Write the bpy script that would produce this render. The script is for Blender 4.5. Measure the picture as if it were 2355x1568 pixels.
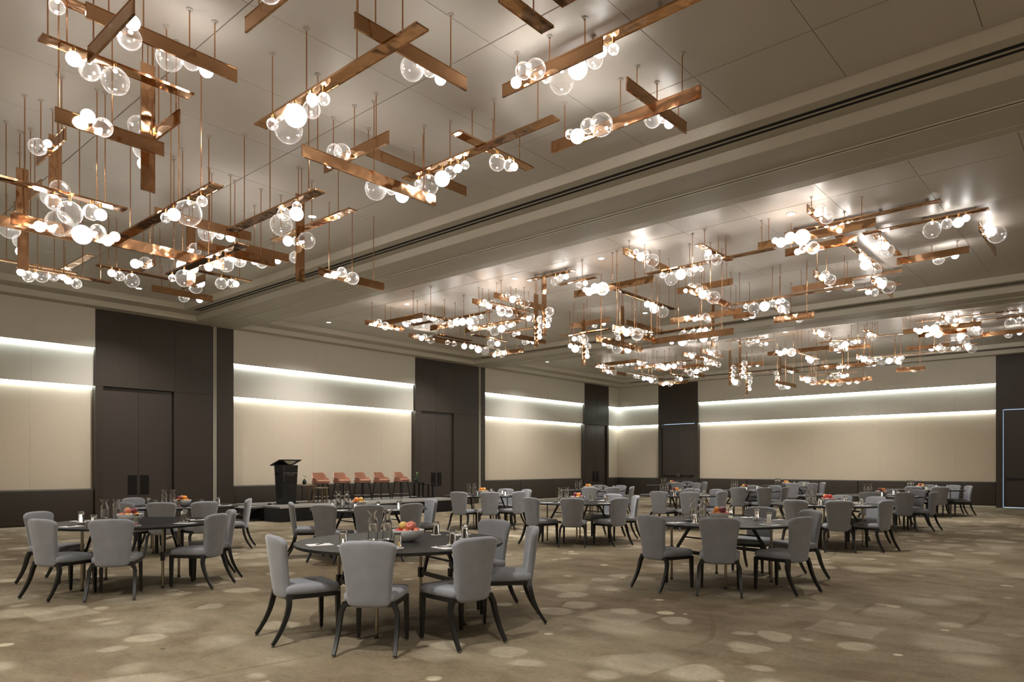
import bpy, math, random
from mathutils import Vector, Matrix
S = bpy.context.scene
C = S.collection
for o in list(bpy.data.objects): bpy.data.objects.remove(o)
R = math.radians; PI = math.pi

# ------------------------------------------------------------------ camera, world, exposure
TH = R(41.286)                       # view direction, measured from the stage wall's length (+x)
cam = bpy.data.objects.new('camera', bpy.data.cameras.new('camera'))
C.objects.link(cam)
cam.location = (0, 0, 1.45)
cam.rotation_euler = (PI/2, 0, TH - PI/2)
cam.data.sensor_width = 36; cam.data.lens = 1620/2355*36
cam.data.shift_y = (1072-784)/2355
cam.data.clip_start = .05; cam.data.clip_end = 200
S.camera = cam
W = bpy.data.worlds.new('world'); S.world = W; W.use_nodes = True
W.node_tree.nodes['Background'].inputs[0].default_value = (.5, .6, .8, 1)
W.node_tree.nodes['Background'].inputs[1].default_value = .3
vs = S.view_settings
vs.view_transform = 'Standard'; vs.look = 'None'; vs.gamma = 1; vs.use_curve_mapping = False
vs.exposure = 1.75
OPAL_S, OPAL_L, BULB, COVE, DOWN, SPOT = 5.5, .33, 62.0, 7.2, 10.0, 235.0

# ------------------------------------------------------------------ materials
MATS = {}
def new_mat(name):
    m = bpy.data.materials.new(name); m.use_nodes = True; MATS[name] = m
    nt = m.node_tree; nt.nodes.clear()
    return m, nt, nt.nodes, nt.links
def N(nd, t, **kw):
    n = nd.new(t)
    for k, v in kw.items():
        if k in n.inputs: n.inputs[k].default_value = v
        else: setattr(n, k, v)
    return n
def principled(name, col, rough=.5, metal=0., noise=0., nscale=20., bump=0., bscale=200., spec=.5, stretch=None, sheen=0., wave=0.):
    m, nt, nd, ln = new_mat(name)
    out = N(nd, 'ShaderNodeOutputMaterial'); b = N(nd, 'ShaderNodeBsdfPrincipled')
    ln.new(b.outputs[0], out.inputs[0])
    b.inputs['Base Color'].default_value = (*col, 1); b.inputs['Roughness'].default_value = rough
    b.inputs['Metallic'].default_value = metal; b.inputs['Specular IOR Level'].default_value = spec
    if sheen: b.inputs['Sheen Weight'].default_value = sheen; b.inputs['Sheen Roughness'].default_value = .4
    tc = N(nd, 'ShaderNodeTexCoord'); src = tc.outputs['Object']
    if stretch:
        mp = N(nd, 'ShaderNodeMapping'); mp.inputs['Scale'].default_value = stretch
        ln.new(src, mp.inputs[0]); src = mp.outputs[0]
    if noise:
        n = N(nd, 'ShaderNodeTexNoise'); n.inputs['Scale'].default_value = nscale; n.inputs['Detail'].default_value = 4
        ln.new(src, n.inputs['Vector'])
        mr = N(nd, 'ShaderNodeMapRange'); mr.inputs[3].default_value = 1-noise; mr.inputs[4].default_value = 1+noise
        ln.new(n.outputs[0], mr.inputs[0])
        mx = N(nd, 'ShaderNodeMix', data_type='RGBA', blend_type='MULTIPLY'); mx.inputs[0].default_value = 1
        mx.inputs[6].default_value = (*col, 1); ln.new(mr.outputs[0], mx.inputs[7]); ln.new(mx.outputs[2], b.inputs['Base Color'])
    if bump or wave:
        n2 = N(nd, 'ShaderNodeTexNoise'); n2.inputs['Scale'].default_value = bscale; n2.inputs['Detail'].default_value = 1 if wave else 3
        ln.new(src, n2.inputs['Vector'])
        bp = N(nd, 'ShaderNodeBump'); bp.inputs['Strength'].default_value = bump or wave; bp.inputs['Distance'].default_value = .05 if wave else .002
        ln.new(n2.outputs[0], bp.inputs['Height']); ln.new(bp.outputs[0], b.inputs['Normal'])
    return m
def emit(name, col, strength):
    m, nt, nd, ln = new_mat(name)
    out = N(nd, 'ShaderNodeOutputMaterial'); e = N(nd, 'ShaderNodeEmission')
    e.inputs[0].default_value = (*col, 1); e.inputs[1].default_value = strength
    ln.new(e.outputs[0], out.inputs[0])
    return m
def glass(name, tint=(1, 1, 1), lo=.06, hi=.75, veil=.35, seeds=False, rough=.03):
    """thin blown glass: clear in the middle, reflective and slightly milky towards the rim"""
    m, nt, nd, ln = new_mat(name)
    out = N(nd, 'ShaderNodeOutputMaterial')
    lw = N(nd, 'ShaderNodeLayerWeight'); lw.inputs['Blend'].default_value = .5
    pw = N(nd, 'ShaderNodeMath', operation='POWER'); pw.inputs[1].default_value = 2.6
    ln.new(lw.outputs['Facing'], pw.inputs[0])
    mr = N(nd, 'ShaderNodeMapRange'); mr.inputs[3].default_value = lo; mr.inputs[4].default_value = hi
    ln.new(pw.outputs[0], mr.inputs[0])
    fac = mr.outputs[0]
    if seeds:
        tc = N(nd, 'ShaderNodeTexCoord')
        vo = N(nd, 'ShaderNodeTexVoronoi'); vo.inputs['Scale'].default_value = 16
        ln.new(tc.outputs['Object'], vo.inputs['Vector'])
        lt = N(nd, 'ShaderNodeMath', operation='LESS_THAN'); lt.inputs[1].default_value = .13
        ln.new(vo.outputs['Distance'], lt.inputs[0])
        sc = N(nd, 'ShaderNodeMath', operation='MULTIPLY_ADD'); sc.inputs[1].default_value = .28
        ln.new(lt.outputs[0], sc.inputs[0]); ln.new(fac, sc.inputs[2]); fac = sc.outputs[0]
    tr = N(nd, 'ShaderNodeBsdfTransparent'); tr.inputs[0].default_value = (*tint, 1)
    gl = N(nd, 'ShaderNodeBsdfGlossy'); gl.inputs['Roughness'].default_value = rough; gl.inputs[0].default_value = (1, 1, 1, 1)
    tl = N(nd, 'ShaderNodeBsdfTranslucent'); tl.inputs[0].default_value = (.95, .95, .95, 1)
    m1 = N(nd, 'ShaderNodeMixShader'); m1.inputs[0].default_value = veil
    ln.new(gl.outputs[0], m1.inputs[1]); ln.new(tl.outputs[0], m1.inputs[2])
    m2 = N(nd, 'ShaderNodeMixShader'); ln.new(fac, m2.inputs[0])
    ln.new(tr.outputs[0], m2.inputs[1]); ln.new(m1.outputs[0], m2.inputs[2])
    ln.new(m2.outputs[0], out.inputs[0])
    return m

def carpet():
    m, nt, nd, ln = new_mat('carpet')
    out = N(nd, 'ShaderNodeOutputMaterial'); b = N(nd, 'ShaderNodeBsdfPrincipled'); ln.new(b.outputs[0], out.inputs[0])
    b.inputs['Roughness'].default_value = .95; b.inputs['Specular IOR Level'].default_value = .1
    g = N(nd, 'ShaderNodeNewGeometry'); P = g.outputs['Position']
    def noise(scale, detail=3, vec=P, rough=.5, w=None):
        n = N(nd, 'ShaderNodeTexNoise'); n.inputs['Scale'].default_value = scale; n.inputs['Detail'].default_value = detail
        n.inputs['Roughness'].default_value = rough; ln.new(vec, n.inputs['Vector']); return n.outputs[0]
    def mapr(v, a, b_, c=0, d=1):
        n = N(nd, 'ShaderNodeMapRange'); n.interpolation_type = 'SMOOTHSTEP'
        for i, q in enumerate((a, b_, c, d)): n.inputs[i+1].default_value = q
        ln.new(v, n.inputs[0]); return n.outputs[0]
    def math_(op, a, b_=None):
        n = N(nd, 'ShaderNodeMath', operation=op)
        for i, q in enumerate((a, b_)):
            if q is None: continue
            if isinstance(q, (int, float)): n.inputs[i].default_value = q
            else: ln.new(q, n.inputs[i])
        return n.outputs[0]
    def mix(f, a, b_, bt='MIX'):
        n = N(nd, 'ShaderNodeMix', data_type='RGBA', blend_type=bt)
        if isinstance(f, (int, float)): n.inputs[0].default_value = f
        else: ln.new(f, n.inputs[0])
        for i, q in ((6, a), (7, b_)):
            if isinstance(q, tuple): n.inputs[i].default_value = (*q, 1)
            else: ln.new(q, n.inputs[i])
        return n.outputs[2]
    def off(dx, dy, warp=0, ws=.6):
        mp = N(nd, 'ShaderNodeMapping'); mp.inputs['Location'].default_value = (dx, dy, 0); ln.new(P, mp.inputs[0]); v = mp.outputs[0]
        if warp:
            n = N(nd, 'ShaderNodeTexNoise'); n.inputs['Scale'].default_value = ws; ln.new(P, n.inputs['Vector'])
            vm = N(nd, 'ShaderNodeVectorMath', operation='MULTIPLY_ADD'); vm.inputs[1].default_value = (warp, warp, 0)
            ln.new(n.outputs['Color'], vm.inputs[0]); ln.new(v, vm.inputs[2]); v = vm.outputs[0]
        return v
    def blobs(scale, vec, radius, soft, keep, metric='EUCLIDEAN'):
        """soft-edged discs, one per voronoi cell, kept in a share of the cells"""
        v = N(nd, 'ShaderNodeTexVoronoi', distance=metric); v.inputs['Scale'].default_value = scale; v.inputs['Randomness'].default_value = .9
        ln.new(vec, v.inputs['Vector'])
        sp = N(nd, 'ShaderNodeSeparateColor'); ln.new(v.outputs['Color'], sp.inputs[0])
        rad = math_('MULTIPLY_ADD', sp.outputs[1], radius*.6); rad.node.inputs[2].default_value = radius*.5
        q = math_('DIVIDE', v.outputs['Distance'], rad)
        d = mapr(q, 1-soft, 1, 1, 0)
        k = math_('LESS_THAN', sp.outputs[0], keep)
        return math_('MULTIPLY', d, k)
    base = mix(mapr(noise(.45, 4), .35, .65), (.150, .116, .074), (.235, .195, .132))
    base = mix(mapr(noise(1.4, 5, off(7, 3, 1.2), .6), .45, .75, 0, .75), base, (.120, .086, .050))
    base = mix(math_('MULTIPLY', blobs(1.25, off(2, 5, .25, 1.5), .52, .5, .6), .6), base, (.355, .31, .225))
    base = mix(math_('MULTIPLY', blobs(2.0, off(11, 1, .2, 2.2), .42, .3, .5), .65), base, (.39, .34, .25))
    base = mix(math_('MULTIPLY', blobs(1.15, off(9, -4, .1, 2.), .36, .10, .22, 'CHEBYCHEV'), .35), base, (.40, .35, .26))
    base = mix(math_('MULTIPLY', blobs(1.7, off(-5, 8), .19, .12, .32), .8), base, (.46, .40, .29))
    base = mix(math_('MULTIPLY', blobs(3.3, off(4, -9), .17, .15, .16), .9), base, (.47, .41, .30))
    base = mix(math_('MULTIPLY', blobs(2.2, off(14, -3), .16, .15, .04), .8), base, (.07, .06, .045))
    # thin brushed strokes
    sw = N(nd, 'ShaderNodeTexWave', wave_type='RINGS'); sw.inputs['Scale'].default_value = .35; sw.inputs['Distortion'].default_value = 6
    sw.inputs['Detail'].default_value = 2; sw.inputs['Detail Scale'].default_value = .8
    ln.new(off(3, 2), sw.inputs['Vector'])
    st = math_('MULTIPLY', mapr(sw.outputs['Fac'], .985, .998), mapr(noise(.5, 2, off(21, 9)), .52, .62))
    base = mix(math_('MULTIPLY', st, .4), base, (.115, .075, .035))
    def stretch(sx, sy, rz):
        mp = N(nd, 'ShaderNodeMapping'); mp.inputs['Scale'].default_value = (sx, sy, 1); mp.inputs['Rotation'].default_value = (0, 0, rz); ln.new(P, mp.inputs[0]); return mp.outputs[0]
    base = mix(1., base, mapr(noise(3.2, 6, stretch(1, .45, .6), .65), .25, .75, .80, 1.20), 'MULTIPLY')
    base = mix(1., base, mapr(noise(26, 4, P, .7), .25, .75, .88, 1.12), 'MULTIPLY')
    gr = noise(240, 2)
    base = mix(1., base, mapr(gr, .2, .8, .72, 1.28), 'MULTIPLY')
    ln.new(base, b.inputs['Base Color'])
    bp = N(nd, 'ShaderNodeBump'); bp.inputs['Strength'].default_value = .4; bp.inputs['Distance'].default_value = .004
    ln.new(gr, bp.inputs['Height']); ln.new(bp.outputs[0], b.inputs['Normal'])
carpet()
principled('ceiling_paint', (.50, .465, .42), .42, noise=.03, nscale=3)
principled('trim_paint_lit', (.68, .645, .56), .55, noise=.02, nscale=4)  # paler copy: direct pendant light on the upright bands put into the colour
principled('soffit_paint_dim', (.42, .39, .33), .6, noise=.03, nscale=3)  # darker copy: dimness of the downward faces put into the colour
principled('dark_void', (.006, .006, .006), .9)
principled('wall_fabric', (.69, .595, .465), .8, noise=.03, nscale=6, bump=.15, bscale=600)
principled('wall_band', (.70, .665, .585), .7, noise=.02, nscale=6, bump=.1, bscale=600)
principled('dark_wood', (.052, .042, .033), .42, noise=.10, nscale=14, stretch=(1, 1, .08), spec=.35)
principled('door_wood', (.056, .044, .038), .38, noise=.08, nscale=14, stretch=(1, 1, .08), spec=.4)
principled('leather_wainscot', (.052, .042, .032), .5, noise=.08, nscale=5, spec=.35)
principled('jamb_white', (.50, .47, .38), .5)
principled('base_white', (.62, .57, .45), .5)
principled('plate_dark', (.02, .02, .02), .3, metal=.6)
principled('black_metal', (.012, .012, .013), .35, metal=.3)
principled('copper', (.57, .335, .185), .09, metal=1, wave=.16, bscale=5, noise=.05, nscale=3)
principled('rod_copper', (.58, .32, .17), .2, metal=1)
principled('brass', (.75, .50, .24), .2, metal=1)
principled('canopy_white', (.44, .40, .35), .5)
principled('chair_fabric', (.262, .270, .292), .9, noise=.22, nscale=7, bump=.35, bscale=380, spec=.2, sheen=.5)
principled('chair_leg', (.014, .014, .013), .38, metal=.25)
principled('glide', (.35, .33, .28), .3, metal=1)
principled('table_top', (.105, .099, .095), .27, noise=.06, nscale=30, spec=.4)
principled('table_edge', (.008, .008, .008), .4)
principled('table_leg', (.36, .32, .26), .25, metal=1)
principled('bowl_white', (.80, .82, .83), .3)
principled('paper', (.80, .77, .76), .7)
principled('coaster', (.78, .76, .74), .6)
principled('tray_black', (.012, .012, .012), .35)
principled('stage_deck', (.16, .152, .137), .9, noise=.1, nscale=60)
principled('stage_skirt', (.010, .009, .009), .9)
principled('nosing', (.45, .44, .40), .4)
principled('lectern_black', (.018, .018, .018), .32, noise=.15, nscale=6, stretch=(1, 1, .1))
principled('letter_grey', (.42, .41, .39), .5)
principled('chrome_grey', (.42, .42, .42), .25, metal=1)
principled('tan_leather', (.37, .175, .11), .42, noise=.06, nscale=8, bump=.1, bscale=300)
principled('bronze', (.40, .30, .20), .28, metal=1)
principled('vase_green', (.02, .04, .038), .12)
principled('leaf', (.11, .20, .06), .45)
principled('red_apple', (.50, .045, .04), .3, noise=.4, nscale=18)
principled('pink_apple', (.66, .20, .13), .32, noise=.3, nscale=14)
principled('yellow_apple', (.72, .48, .14), .32, noise=.2, nscale=12)
principled('orange_fruit', (.80, .30, .05), .4, noise=.1, nscale=14, bump=.2, bscale=90)
principled('plum_fruit', (.23, .04, .06), .3, noise=.3, nscale=10)
principled('stem_brown', (.06, .04, .02), .7)
principled('grille_white', (.52, .47, .41), .6)
emit('opal_small', (1, .975, .945), OPAL_S)
emit('opal_large', (1, .975, .945), OPAL_L)
emit('bulb', (1, .95, .88), BULB)
emit('cove_light', (.88, 1, .99), COVE)
emit('downlight_lens', (1, .97, .92), DOWN)
emit('daylight', (.55, .75, 1), .9)
glass('globe_glass', lo=.065, hi=.82, veil=.40, seeds=True)
def solid_glass(name, col, ior, rough=0.):
    m, nt, nd, ln = new_mat(name)
    out = N(nd, 'ShaderNodeOutputMaterial'); b = N(nd, 'ShaderNodeBsdfPrincipled'); ln.new(b.outputs[0], out.inputs[0])
    b.inputs['Base Color'].default_value = (*col, 1); b.inputs['Transmission Weight'].default_value = 1
    b.inputs['IOR'].default_value = ior; b.inputs['Roughness'].default_value = rough
solid_glass('drink_glass', (.97, .98, .98), 1.48)
solid_glass('water', (.97, .98, .98), 1.33)

# ------------------------------------------------------------------ mesh helpers
class MB:
    def __init__(s): s.v = []; s.f = []
    def add(s, verts, faces, M=None):
        n = len(s.v)
        s.v += [tuple(M @ Vector(p)) if M else tuple(p) for p in verts]
        s.f += [tuple(i+n for i in q) for q in faces]; return s
    def box(s, x0, x1, y0, y1, z0, z1, M=None):
        v = [(x, y, z) for z in (z0, z1) for y in (y0, y1) for x in (x0, x1)]
        return s.add(v, [(0, 2, 3, 1), (4, 5, 7, 6), (0, 1, 5, 4), (2, 6, 7, 3), (0, 4, 6, 2), (1, 3, 7, 5)], M)
    def lathe(s, prof, n=24, M=None, spout=None):
        v = []; f = []
        for (r, z) in prof:
            for i in range(n):
                a = 2*PI*i/n; k = 1
                if spout: k = spout(a, z)
                v.append((r*k*math.cos(a), r*k*math.sin(a), z))
        for j in range(len(prof)-1):
            for i in range(n):
                a, b = j*n+i, j*n+(i+1) % n
                f.append((a, b, b+n, a+n))
        if prof[0][0] > 1e-6: f.append(tuple(reversed(range(n))))
        if prof[-1][0] > 1e-6: f.append(tuple((len(prof)-1)*n+i for i in range(n)))
        return s.add(v, f, M)
    def sweep(s, pts, sizes, n=8, square=False, up=(1, 0, 0), M=None):
        """tube or bar along a polyline; sizes = (half width, half depth) per point"""
        v = []; f = []; P = [Vector(p) for p in pts]; m = len(P)
        for i in range(m):
            t = (P[min(i+1, m-1)]-P[max(i-1, 0)]).normalized()
            a = Vector(up); a = (a-t*a.dot(t))
            if a.length < 1e-4: a = Vector((0, 1, 0))-t*t.y
            a.normalize(); b = t.cross(a)
            w, d = sizes[i] if isinstance(sizes[i], tuple) else (sizes[i], sizes[i])
            if square: ring = [(1, 1), (-1, 1), (-1, -1), (1, -1)]
            else: ring = [(math.cos(2*PI*k/n), math.sin(2*PI*k/n)) for k in range(n)]
            for (p, q) in ring: v.append(P[i]+a*(p*w)+b*(q*d))
        k = len(ring)
        for j in range(m-1):
            for i in range(k):
                a, b = j*k+i, j*k+(i+1) % k; f.append((a, b, b+k, a+k))
        f.append(tuple(reversed(range(k)))); f.append(tuple((m-1)*k+i for i in range(k)))
        return s.add(v, f, M)
    def rbox(s, hx, hy, hz, r, k=3, mid=(4, 2, 4), fn=None, M=None):
        """rounded box centred on the origin; fn bends every vertex"""
        def axis(h, m):
            e = [r*(1-math.cos(PI/2*i/k)) for i in range(k)]
            lo = [-h+q for q in e]; md = [-h+r+(2*h-2*r)*i/m for i in range(m+1)]
            return lo+md+[-q for q in reversed(lo)]
        ax = [axis(h, m) for h, m in zip((hx, hy, hz), mid)]
        idx = {}; v = []; f = []
        H = (hx, hy, hz)
        def vert(i, j, l):
            key = (i, j, l)
            if key not in idx:
                p = (ax[0][i], ax[1][j], ax[2][l])
                c = [max(-(h-r), min(h-r, q)) for q, h in zip(p, H)]
                d = Vector([q-w for q, w in zip(p, c)])
                if d.length > 1e-9: d = d.normalized()*r
                q = Vector(c)+d
                if fn: q = Vector(fn(*q))
                idx[key] = len(v); v.append(q)
            return idx[key]
        n = [len(a)-1 for a in ax]
        for a, b, c in ((0, 1, 2), (1, 2, 0), (2, 0, 1)):
            for side in (0, n[c]):
                for i in range(n[a]):
                    for j in range(n[b]):
                        q = []
                        for (di, dj) in ((0, 0), (1, 0), (1, 1), (0, 1)):
                            t = [0, 0, 0]; t[a] = i+di; t[b] = j+dj; t[c] = side; q.append(vert(*t))
                        f.append(tuple(q) if side else tuple(reversed(q)))
        return s.add(v, f, M)
    def mesh(s, name, mat, smooth=40):
        me = bpy.data.meshes.new(name); me.from_pydata(s.v, [], s.f); me.update()
        if mat: me.materials.append(MATS[mat])
        if smooth:
            me.polygons.foreach_set('use_smooth', [True]*len(me.polygons))
            me.set_sharp_from_angle(angle=R(smooth))
        return me
    def obj(s, name, mat, parent=None, smooth=40):
        return link(name, s.mesh(name, mat, smooth), parent)
def link(name, data, parent=None, loc=None, rot=None, scale=None):
    o = bpy.data.objects.new(name, data); C.objects.link(o)
    if parent: o.parent = parent
    if loc is not None: o.location = loc
    if rot is not None: o.rotation_euler = rot
    if scale is not None: o.scale = scale
    return o
def tag(o, label=None, cat=None, group=None, kind=None):
    if label: o['label'] = label
    if cat: o['category'] = cat
    if group: o['group'] = group
    if kind: o['kind'] = kind
    return o
def thing(name, label, cat, loc=(0, 0, 0), rz=0, group=None):
    o = link(name, None, None, loc, (0, 0, rz)); o.empty_display_size = .1
    return tag(o, label, cat, group)
def struct(name, loc=(0, 0, 0)):
    o = link(name, None, None, loc); o['kind'] = 'structure'; return o
def dup(root, loc, rz=0, label=None, group=None):
    r = root.copy(); C.objects.link(r); r.location = loc; r.rotation_euler = (0, 0, rz)
    if label: r['label'] = label
    if group: r['group'] = group
    for ch in list(root.children):
        c = ch.copy(); C.objects.link(c); c.parent = r
        for g in ch.children:
            d = g.copy(); C.objects.link(d); d.parent = c
    return r
NUM = ['no', 'one', 'two', 'three', 'four', 'five', 'six', 'seven', 'eight', 'nine']

# ------------------------------------------------------------------ the room
U0, V0 = 29.84, 19.15            # end wall, stage wall (faces of the portals and upper panels)
UB, VB = -3.0, -6.0              # walls behind the camera
ZS, ZL, ZC = 5.33, 5.468, 5.61   # soffit, ledge, coffer ceiling
ZU, ZM, ZW = 4.37, 3.435, .90    # two light slots, wainscot top
fl = MB().box(UB-.3, U0+.4, VB-.3, V0+.4, -.1, 0).obj('floor', 'carpet', None, 0); fl['kind'] = 'structure'

def wall(name, P, segs, portals, length):
    """P(a, d, z) maps distance along the wall, depth into the room and height to a point"""
    root = struct(name)
    def slab(nm, mat, a0, a1, d0, d1, z0, z1, parent=root, smooth=0):
        p = [P(a, d, z) for z in (z0, z1) for d in (d0, d1) for a in (a0, a1)]
        b = MB(); xs = [q[0] for q in p]; ys = [q[1] for q in p]
        b.box(min(xs), max(xs), min(ys), max(ys), z0, z1)
        return b.obj(nm, mat, parent, smooth)
    slab('wall_core', 'wall_fabric', length[0], length[1], -.45, -.32, 0, ZS+.4)
    for (a0, a1, e0, e1) in segs:     # e0/e1: how far the recessed layers run on past the ends
        n = max(1, round((a1-a0)/1.24)); w = (a1-a0)/n
        for i in range(n):
            g = .0012
            x0 = a0+i*w+(g if i else 0); x1 = a0+(i+1)*w-(g if i < n-1 else 0)
            y0 = x0-(e0 if i == 0 else 0); y1 = x1+(e1 if i == n-1 else 0)
            slab('upper_panel', 'wall_band', x0, x1, -.30, 0, ZU, ZS)
            slab('middle_panel', 'wall_band', y0, y1, -.30, -.095, ZM, ZU+.05)
            slab('lower_panel', 'wall_fabric', y0, y1, -.30, -.20, ZW-.02, ZM+.05)
        slab('light_strip', 'cove_light', a0-e0+.01, a1+e1-.01, -.080, -.035, ZU-.008, ZU-.002)
        slab('light_strip', 'cove_light', a0-e0+.01, a1+e1-.01, -.185, -.140, ZM-.008, ZM-.002)
        # padded wainscot
        n2 = max(1, round((a1-a0)/2.4)); w2 = (a1-a0+e0+e1)/n2
        for i in range(n2):
            x0 = a0-e0+i*w2; x1 = x0+w2-.004
            c = P((x0+x1)/2, -.155, (ZW+.05)/2); q = P(x1, -.055, 0); h = (x1-x0)/2
            dims = (h, .10) if abs(q[0]-c[0]) > .11 else (.10, h)
            MB().rbox(dims[0], dims[1], (ZW-.05)/2, .045, 4, (2, 1, 2), M=Matrix.Translation(c)).obj('padded_panel', 'leather_wainscot', root, 60)
        slab('skirting', 'base_white', a0-e0, a1+e1, -.30, -.07, 0, .052)
    return root, slab
LW, slabL = wall('wall_left', lambda a, d, z: (a, V0-d, z),
    [(UB, 6.26, 0, 0), (9.82, 16.58, 0, 0), (20.2, 26.94, 0, 0), (28.97, U0, 0, .30)], None, (UB-.3, U0+.5))
RW, slabR = wall('wall_right', lambda a, d, z: (U0-d, a, z),
    [(3.56, 14.88, 0, 0), (16.92, V0, 0, .30)], None, (VB-.3, V0+.5))
for nm, b in (('wall_back', (UB-.3, UB, VB, V0)), ('wall_near', (UB-.3, U0+.3, VB-.3, VB))):
    o = MB().box(*b, 0, ZS+.4).obj(nm, 'wall_fabric', None, 0); o['kind'] = 'structure'

TRIM = [0]
def portal(slab, a0, a1, door, joints=(), jamb=None, lower_right=True):
    """dark timber portal: header boards above 3.43 m, side boards, opening for the door"""
    TRIM[0] += 1; t = struct('trim_%d' % TRIM[0])
    g = .002; d0, d1 = door
    js = [a0]+list(joints)+[a1]
    for i in range(len(js)-1): slab('header_board', 'dark_wood', js[i]+g, js[i+1]-g, -.32, 0, ZM+.004, ZS, t)
    slab('side_board', 'dark_wood', a0+g, d0, -.32, 0, 0, ZM, t)
    js = [d1]+[j for j in joints if j > d1+.1]+[a1]
    for i in range(len(js)-1): slab('side_board', 'dark_wood', js[i]+(g if i else 0), js[i+1]-g, -.32, 0, 0, ZM, t)
    return t
DOOR = [0]
def double_door(slab, a0, a1, top=ZM-.012, bars=False, plates=True, bottom=.006):
    DOOR[0] += 1; t = struct('door_%d' % DOOR[0]); m = (a0+a1)/2
    for k, (x0, x1) in enumerate(((a0+.008, m-.004), (m+.004, a1-.008))):
        lf = slab('door_leaf', 'door_wood', x0, x1, -.13, -.075, bottom, top, t)
        s = -1 if k == 0 else 1
        if plates:
            p0, p1 = sorted((m+s*.035, m+s*.26))
            slab('push_plate', 'plate_dark', p0, p1, -.075, -.071, .72, 1.22, lf)
        if bars:
            q0, q1 = sorted((m+s*.07, m+s*(m-a0-.10)))
            slab('panic_bar', 'black_metal', q0, q1, -.045, -.02, .985, 1.035, lf)
            slab('bar_bracket', 'black_metal', q0, q0+.05, -.075, -.015, .965, 1.055, lf)
            slab('bar_bracket', 'black_metal', q1-.05, q1, -.075, -.015, .965, 1.055, lf)
            h0, h1 = sorted((m+s*.03, m+s*.07))
            slab('latch_case', 'chrome_grey', h0, h1, -.075, -.02, .96, 1.12, lf)
    return t
# stage wall portals (two of them end at the movable-partition jamb)
portal(slabL, 6.26, 9.225, (6.44, 8.17), (7.30, 8.20)); double_door(slabL, 6.44, 8.15)
portal(slabL, 16.6, 19.84, (16.86, 18.50), (17.6, 18.52)); double_door(slabL, 16.86, 18.47)
portal(slabL, 26.94, 28.97, (27.12, 28.82), (27.97,)); double_door(slabL, 27.12, 28.78)
for a, e in ((9.225, 9.82), (19.84, 20.2)):
    TRIM[0] += 1; t = struct('trim_%d' % TRIM[0])
    slabL('partition_jamb', 'jamb_white', a+.004, a+.09, -.32, .012, 0, ZS-.002, t)
    slabL('jamb_groove', 'dark_void', a+.040, a+.052, .012, .0135, 0, ZS-.01, t)
    slabL('side_board', 'dark_wood', a+.094, e, -.32, 0, 0, ZM, t)
    slabL('header_board', 'dark_wood', a+.094, e, -.32, 0, ZM+.004, ZS, t)
# end wall portals
portal(slabR, 14.88, 16.92, (15.05, 16.76), ()); double_door(slabR, 15.05, 16.74, top=ZM-.016, bars=True, plates=False)
portal(slabR, -2.4, 3.56, (-.8, 3.36), (1.3,)); double_door(slabR, -.8, 3.350, top=ZM-.014, bars=True, plates=False, bottom=.018)
o = slabR('daylight_gap', 'daylight', 15.0, 16.8, -.315, -.30, ZM-.10, ZM+.02, RW)
o = slabR('daylight_gap', 'daylight', -.9, 3.42, -.315, -.30, 0, ZM+.02, RW)

# ---- ceiling: soffit field with three stepped coffers
COF = [(-2.5, 8.587), (9.82, 19.2), (20.42, 29.47)]
VO0, VO1 = VB+.4, 18.78; LED = .545
ce = MB(); top = ZC+.25
us = [UB-.3]+[q for c in COF for q in c]+[U0+.4]
for i in range(0, len(us), 2): ce.box(us[i], us[i+1], VB-.3, V0+.4, ZS, top)
for a, b in COF:
    ce.box(a, b, VB-.3, VO0, ZS, top); ce.box(a, b, VO1, V0+.4, ZS, top)
o = ce.obj('ceiling', 'soffit_paint_dim', None, 0); o['kind'] = 'structure'
GU = {0: [5.07+1.87*k for k in range(-3, 2)], 1: [11.44+1.87*k for k in range(0, 4)], 2: [22.04+1.87*k for k in range(0, 4)]}
GV = [2.28+1.2268*k for k in range(-6, 14)]
for i, (a, b) in enumerate(COF):
    TRIM[0] += 1; t = struct('trim_%d' % TRIM[0])
    e = .04
    def ring(nm, mat, x0, x1, y0, y1, w, z0, z1):
        m = MB()
        m.box(x0, x1, y0, y0+w, z0, z1); m.box(x0, x1, y1-w, y1, z0, z1)
        m.box(x0, x0+w, y0+w, y1-w, z0, z1); m.box(x1-w, x1, y0+w, y1-w, z0, z1)
        return m.obj(nm, mat, t, 0)
    ring('lower_band', 'trim_paint_lit', a-.001, b+.001, VO0-.001, VO1+.001, .018, ZS+.001, ZL+.02)
    ring('ledge', 'soffit_paint_dim', a+.017, b-.017, VO0+.017, VO1-.017, LED-.017, ZL, ZL+.03)
    ring('upper_band', 'trim_paint_lit', a+LED-.001, b-LED+.001, VO0+LED-.001, VO1-LED+.001, .018, ZL-.001, ZC+.02)
    # ceiling boards with open joints
    cp = struct('ceiling_boards_%d' % (i+1))
    x0, x1, y0, y1 = a+LED+.017, b-LED-.017, VO0+LED+.017, VO1-LED-.017
    XS = [x0]+[u for u in GU[i] if x0+.15 < u < x1-.15]+[x1]; YS = [y0]+[v for v in GV if y0+.15 < v < y1-.15]+[y1]
    cache = {}
    for p in range(len(XS)-1):
        for q in range(len(YS)-1):
            w, h = XS[p+1]-XS[p]-.012, YS[q+1]-YS[q]-.006
            key = (round(w, 3), round(h, 3))
            if key not in cache: cache[key] = MB().box(-w/2, w/2, -h/2, h/2, 0, .018).mesh('ceiling_board', 'ceiling_paint', 0)
            link('ceiling_board', cache[key], cp, ((XS[p]+XS[p+1])/2, (YS[q]+YS[q+1])/2, ZC))
    MB().box(x0, x1, y0, y1, ZC+.03, ZC+.04).obj('joint_backing', 'dark_void', cp, 0)
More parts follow.
